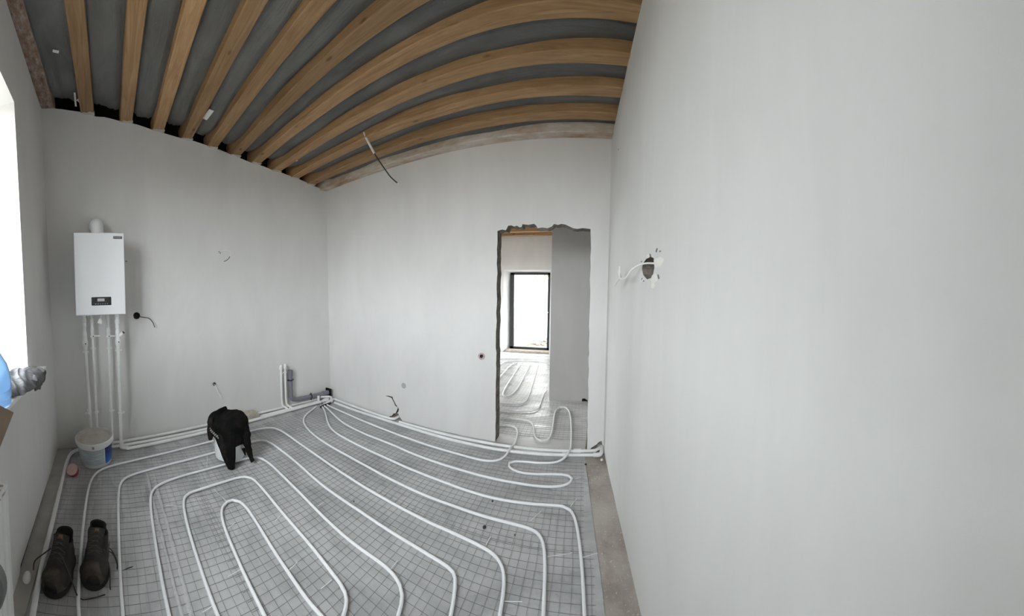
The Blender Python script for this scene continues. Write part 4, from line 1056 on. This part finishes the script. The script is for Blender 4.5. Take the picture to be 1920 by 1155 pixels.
for row in range(2):
    for k in range(6):
        a = radians(196 + 4.6 * k + 1.5 * row); z = .352 - .0085 * k - .017 * row
        r_ = .212
        b.box((r_ * cos(a), r_ * sin(a), z - .38), (.0045, .009, .010 + .002 * (k % 2)), M=Matrix.Rotation(a, 4, 'Z') @ Matrix.Rotation(.6, 4, 'X'))
b.build('chest_lettering', M['print'], jk)

# ---- lump of mortar over the pipes
b = MB(); bm = bmesh.new(); bmesh.ops.create_cube(bm, size=1); bmesh.ops.subdivide_edges(bm, edges=bm.edges, cuts=7, use_grid_fill=True)
mx_, my_ = 2.17, y_back(2.17) - .085
T = Matrix.Translation((mx_, my_, .05)) @ Matrix.Rotation(tang(2.17), 4, 'Z')
vs = []
for q in bm.verts:
    c = q.co.copy(); c = Vector((c.x * .23, c.y * .13, c.z * .088))
    c *= 1 - .16 * (abs(q.co.x) * 2) ** 4 * (abs(q.co.z) * 2) ** 2
    c += Vector((noise.noise(c * 16), noise.noise(c * 16 + Vector((9, 0, 0))), noise.noise(c * 16 + Vector((0, 9, 0))))) * .011
    vs.append(T @ c)
b.add(vs, [[q.index for q in f_.verts] for f_ in bm.faces]); bm.free()
tag(b.build('mortar_lump', M['mortar'], smooth=50), 'beige mortar lump over the pipes right of the black jacket', 'mortar lump')

# ---- work shoes
def outline(u, x0, x1, wmax, toe=.55):
    """closed foot outline, u in 0..1, heel at x0, toe at x1"""
    a = 2 * pi * u
    t = (1 - cos(a)) / 2                       # 0 heel .. 1 toe
    w = wmax * (1 - abs(2 * t - 1) ** 3.4) ** .5 * (.84 + .20 * t - .16 * math.exp(-((t - .42) / .16) ** 2))
    return x0 + (x1 - x0) * t, w * (1 if sin(a) >= 0 else -1)
def shoe(name, loc, rz, label, seed, roll=0):
    rt = empty(name, loc, label, 'shoe', 'pair of worn work shoes', rz=rz)
    rt.rotation_euler = (roll, 0, rz)
    rt.scale = (.94, 1.55, 1.10)
    N = 36
    lev = [(.022, .004, .300, .049), (.045, .003, .303, .050), (.062, .002, .297, .0485), (.076, .002, .280, .0455), (.088, .0, .245, .043), (.098, -.002, .208, .041), (.108, -.004, .176, .040), (.120, -.006, .152, .040), (.132, -.008, .134, .0405), (.138, -.006, .130, .040), (.137, .004, .122, .034), (.115, .008, .120, .032), (.07, .012, .150, .033), (.045, .014, .20, .035)]
    def wob(q): return Vector(q) + Vector((noise.noise(Vector(q) * 18 + Vector((seed, 0, 0))), noise.noise(Vector(q) * 18 + Vector((0, seed, 0))), noise.noise(Vector(q) * 18 + Vector((0, 0, seed))))) * .0045
    def lv(k, u):
        z, x0, x1, w = lev[k]
        x, y = outline(u, x0, x1, w)
        return wob((x, y + .006 * sin(x / .3 * pi), z + (.010 * (1 - x / .15) if 5 < k < 11 and x < .15 else 0)))
    def part(k0, k1, nm, mt):
        b = MB(); vs = [lv(k, j / N) for k in range(k0, k1 + 1) for j in range(N)]
        b.add(vs, [(i * N + j, i * N + (j + 1) % N, (i + 1) * N + (j + 1) % N, (i + 1) * N + j) for i in range(k1 - k0) for j in range(N)])
        return b.build(nm, mt, rt, smooth=70)
    up = part(0, 9, 'upper', M['shoe']); part(9, 13, 'lining', M['shoe_dark'])
    b = MB()
    for z0, z1, g0, g1 in ((0, .012, 1.0, 1.07), (.012, .026, 1.09, 1.05)):
        vs = []
        for z, g in ((z0, g0), (z1, g1)):
            for j in range(N):
                x, y = outline(j / N, -.004, .308, .050 * g); vs.append((x, y + .006 * sin(x / .3 * pi), z))
        b.add(vs, [(j, (j + 1) % N, N + (j + 1) % N, N + j) for j in range(N)] + [tuple(range(N - 1, -1, -1)), tuple(range(N, 2 * N))])
    b.build('sole', M['sole'], rt, smooth=40)
    b = MB()     # toe cap
    def cap(u, v):
        x = .235 + .068 * v; hh_ = .092 - .20 * (x - .235) - 7.5 * max(0, x - .27) ** 2
        a = pi * u; w = .049 * math.sqrt(max(0.02, 1 - ((x - .2) / .112) ** 2 * .93))
        return wob((x, cos(a) * w * 1.03, .028 + (hh_ - .026) * sin(a) ** .8))
    b.grid(cap, 14, 8); b.build('toe_cap', M['shoe_pale'], rt, smooth=70)
    b = MB()     # side panel
    for s in (1,):
        def sp(u, v):
            x = .10 + .115 * u; z = .04 + (.075 - .03 * u) * v
            return wob((x, s * (.0495 - .05 * max(0, z - .06) - .01 * u * v), z))
        b.grid(sp, 8, 5)
    b.build('side_panel', M['shoe_pale'], rt, smooth=70)
    b = MB()     # tongue
    def tg(u, v):
        x = .215 - .125 * v; z = .094 + .075 * v - .03 * v * v * .4
        return wob((x, (u - .5) * (.046 + .018 * v), z + .009 * (1 - (2 * u - 1) ** 2)))
    b.grid(tg, 8, 8); tn = b.build('tongue', M['shoe'], rt, smooth=70)
    b = MB(); b.grid(lambda u, v: Vector(tg(.36 + .28 * u, .80 + .14 * v)) + Vector((0, 0, .003)), 2, 2); b.build('tongue_label', M['patch_tan'], tn)
    b = MB()     # crossed laces
    for k in range(5):
        x = .205 - .021 * k; z = .104 + .011 * k
        b.tube([(x, -.026, z - .004), (x - .008, 0, z + .011), (x - .016, .026, z + .002)], .0024, 5)
        b.tube([(x, .026, z - .004), (x - .008, 0, z + .012), (x - .016, -.026, z + .002)], .0024, 5)
    b.build('lacing', M['lace'], rt)
    return rt
def lace(par, pts):
    b = MB(); b.tube(spline(pts, .012), .0026, 5); return b.build('loose_lace', M['lace'], par, smooth=True)
# the toe points along local +x
s1 = shoe('work_shoe', (.280, 1.955, .013), radians(-99), 'worn dark brown work shoe nearer the window wall', 1.3)
s2 = shoe('work_shoe', (.455, 2.015, .013), radians(-93), 'worn dark brown work shoe right of its mate with tan tongue label', 7.7, radians(-5))
lace(s1, [(.15, -.03, .12), (.13, -.07, .06), (.14, -.10, .02), (.18, -.095, -.002), (.25, -.08, -.003)])
lace(s1, [(.19, .02, .12), (.24, .06, .06), (.27, .09, .004), (.25, .13, -.003), (.22, .17, -.003)])
lace(s2, [(.13, .035, .10), (.11, .06, .06), (.13, .08, .02), (.17, .085, -.004), (.16, .12, .01), (.14, .15, .004), (.165, .20, -.002)])
lace(s2, [(.17, .03, .11), (.22, .055, .05), (.28, .06, .0), (.315, .075, -.003), (.318, .12, -.003)])
lace(s2, [(.16, .03, .10), (.12, .065, .05), (.15, .085, .0), (.20, .08, -.003)])

# ---- things on and under the window sill
SZ = WZ0 + .022
wb_ = empty('water_bottle', (.03, 1.45, SZ), 'translucent pale blue water bottle on the window sill', 'bottle')
b = MB(); b.lathe([(0, .004), (.10, .0), (.118, .012), (.123, .035), (.119, .048), (.124, .055), (.124, .075), (.119, .083), (.124, .09), (.124, .13), (.121, .15), (.110, .19), (.082, .24), (.045, .275), (.030, .285), (.028, .32), (.025, .32), (.025, .28), (.078, .235), (.106, .185), (.118, .14), (.118, .02), (.0, .008)], 40)
b.build('body', M['bottle'], wb_, smooth=True)
b = MB(); b.lathe([(0, .335), (.030, .335), (.032, .31), (.032, .295), (.028, .295)], 20); b.build('cap', M['label_blue'], wb_, smooth=True)
cl = empty('work_clothes', (.065, 1.86, SZ), 'crumpled grey work clothes lying on the end of the window sill', 'clothes')
def heap(u, v, k=1.0, seed=0):
    a = 2 * pi * u; t = v
    rx, ry = .125 * k, .28 * k
    x, y = rx * t * cos(a), ry * t * sin(a)
    z = .060 * k * (1 - t ** 2.6) + .002
    q = Vector((x * 7 + seed, y * 6.5, z * 4))
    w = q + Vector((noise.noise(q * .7), noise.noise(q * .7 + Vector((3, 0, 0))), 0)) * 1.2
    f_ = (1 - abs(noise.noise(Vector((w.x * 1.2 + w.y * .9, w.y * .45 - w.x * .3, 2)))) * 2.0) * .020 + noise.noise(q * 1.8) * .006
    f_ *= min(1, (1 - t) * 5 + .3)
    x += noise.noise(q * .5 + Vector((7, 0, 0))) * .03; y += noise.noise(q * .5 + Vector((0, 7, 0))) * .03
    return (x, y, max(.001, z + f_))
b = MB(); b.grid(lambda u, v: heap(u, v), 120, 44, closed=True); b.build('crumpled_cloth', M['cloth'], cl, smooth=70)
b = MB(); b.grid(lambda u, v: (lambda q: (q[0] + .055, q[1] + .20, q[2] * .8))(heap(u, v, .42, 4)), 40, 14, closed=True); b.build('cuff', M['cloth_dark'], cl, smooth=70)
# a fold that hangs over the front edge of the sill
def hang(u, v):
    y = -.06 + .28 * u; d = v
    x = .045 + .068 * min(1, d * 2) + .01 * noise.noise(Vector((y * 20, d * 3, 2))); z = .045 - max(0, d - .35) * .13 * (1 - .6 * abs(u - .4)) + .014 * noise.noise(Vector((y * 30, d * 4, 0)))
    return (x, y, z)
b = MB(); b.grid(hang, 48, 18); hg = b.build('hanging_fold', M['cloth'], cl, smooth=70)
md = hg.modifiers.new('thickness', 'SOLIDIFY'); md.thickness = .006
# cardboard box with an open flap
bxo = empty('cardboard_box', (.05, .84, SZ), 'brown cardboard box with an open flap at the window', 'box')
b = MB()
for c, d in (((0, 0, .003), (.34, .30, .005)), ((-.168, 0, .10), (.005, .30, .20)), ((.168, 0, .10), (.005, .30, .20)), ((0, -.148, .10), (.34, .005, .20)), ((0, .148, .10), (.34, .005, .20))): b.box(c, d)
b.build('carton', M['card'], bxo)
b = MB(); b.add([(.17, .149, .20), (.17, -.14, .20), (.205, -.14, -.02), (.213, .12, .008), (.200, .365, .075)], [(0, 1, 2, 3, 4)])
fo = b.build('open_flap', M['card'], bxo); md = fo.modifiers.new('thickness', 'SOLIDIFY'); md.thickness = .005
# radiator
ra = empty('radiator', (.075, .69, .12), 'white ribbed panel radiator under the window', 'radiator')
LR, HR = 1.18, .70
b = MB()
prof = []
nr = 24
for k in range(nr):
    y = -LR / 2 + LR * k / nr
    st = LR / nr
    prof += [(.105, y), (.105, y + st * .70), (.097, y + st * .78), (.097, y + st * .92)]
prof.append((.105, LR / 2))
vs = [(x, y, z) for z in (.02, HR - .02) for x, y in prof]
n = len(prof)
b.add(vs, [(i, i + 1, n + i + 1, n + i) for i in range(n - 1)])
b.box((.055, 0, HR / 2 - .0), (.08, LR - .01, HR - .06)); b.build('panel', M['radiator'], ra)
b = MB(); b.box((.055, 0, HR - .004), (.105, LR, .012)); b.build('top_rail', M['radiator'], ra)
for k in range(30):
    pass
b = MB()
for k in range(40): b.box((.055, -LR / 2 + .02 + (LR - .04) * k / 39, HR + .003), (.085, .008, .004))
b.build('grille', M['grille'], ra)
b = MB(); b.box((.055, LR / 2 + .004, HR / 2), (.10, .008, HR)); b.build('side_cover', M['radiator'], ra)
b = MB(); b.tube([(.055, LR / 2 - .06, 0), (.055, LR / 2 - .06, -.12)], .010, 8); b.build('connection', M['pipe'], ra)
rl = empty('foam_roll', (.215, .975, .705), 'dark grey round roll hanging at the radiator', 'roll')
b = MB(); MT = Matrix.Rotation(radians(65), 4, 'X') @ Matrix.Rotation(radians(12), 4, 'Y')
b.lathe([(.02, -.03), (.057, -.03), (.062, -.02), (.062, .02), (.057, .03), (.02, .03), (.02, -.03)], 30, MT); b.build('roll', M['roll'], rl, smooth=True)
b = MB(); b.lathe([(.0, -.02), (.02, -.02), (.02, .026), (.0, .024)], 20, MT); b.build('core', M['black'], rl, smooth=True)
b = MB(); b.box((-.07, .0, .122), (.16, .015, .006)); b.box((.006, 0, .07), (.008, .015, .11)); b.build('hook', M['grille'], rl)
b = MB(); b.lathe([(0, .048), (.012, .046), (.020, .034), (.023, .015), (.021, 0), (0, 0)], 18, Matrix.Translation((.085, 1.745, .014)) @ Matrix.Rotation(.25, 4, 'Y'))
tag(b.build('pipe_plug', M['bucket'], smooth=True), 'small white plastic plug on the strip below the window', 'plug')

# ---- small litter
for i, (x, y, r_, lab) in enumerate(CRUMBS):
    bm = bmesh.new(); bmesh.ops.create_icosphere(bm, subdivisions=2, radius=r_)
    b = MB(); b.add([Vector((x, y, .004 + r_ * .5)) + Vector((q.co.x * 1.3, q.co.y, q.co.z * .6)) * (1 + .35 * noise.noise(q.co * 60 + Vector((i * 3, 0, 0)))) for q in bm.verts], [[q.index for q in f_.verts] for f_ in bm.faces]); bm.free()
    tag(b.build('mortar_crumb' if 'white' not in lab else 'foam_lump', M['crumb'] if 'white' not in lab else M['pebble'], smooth=60), lab, 'debris', 'litter on the floor')
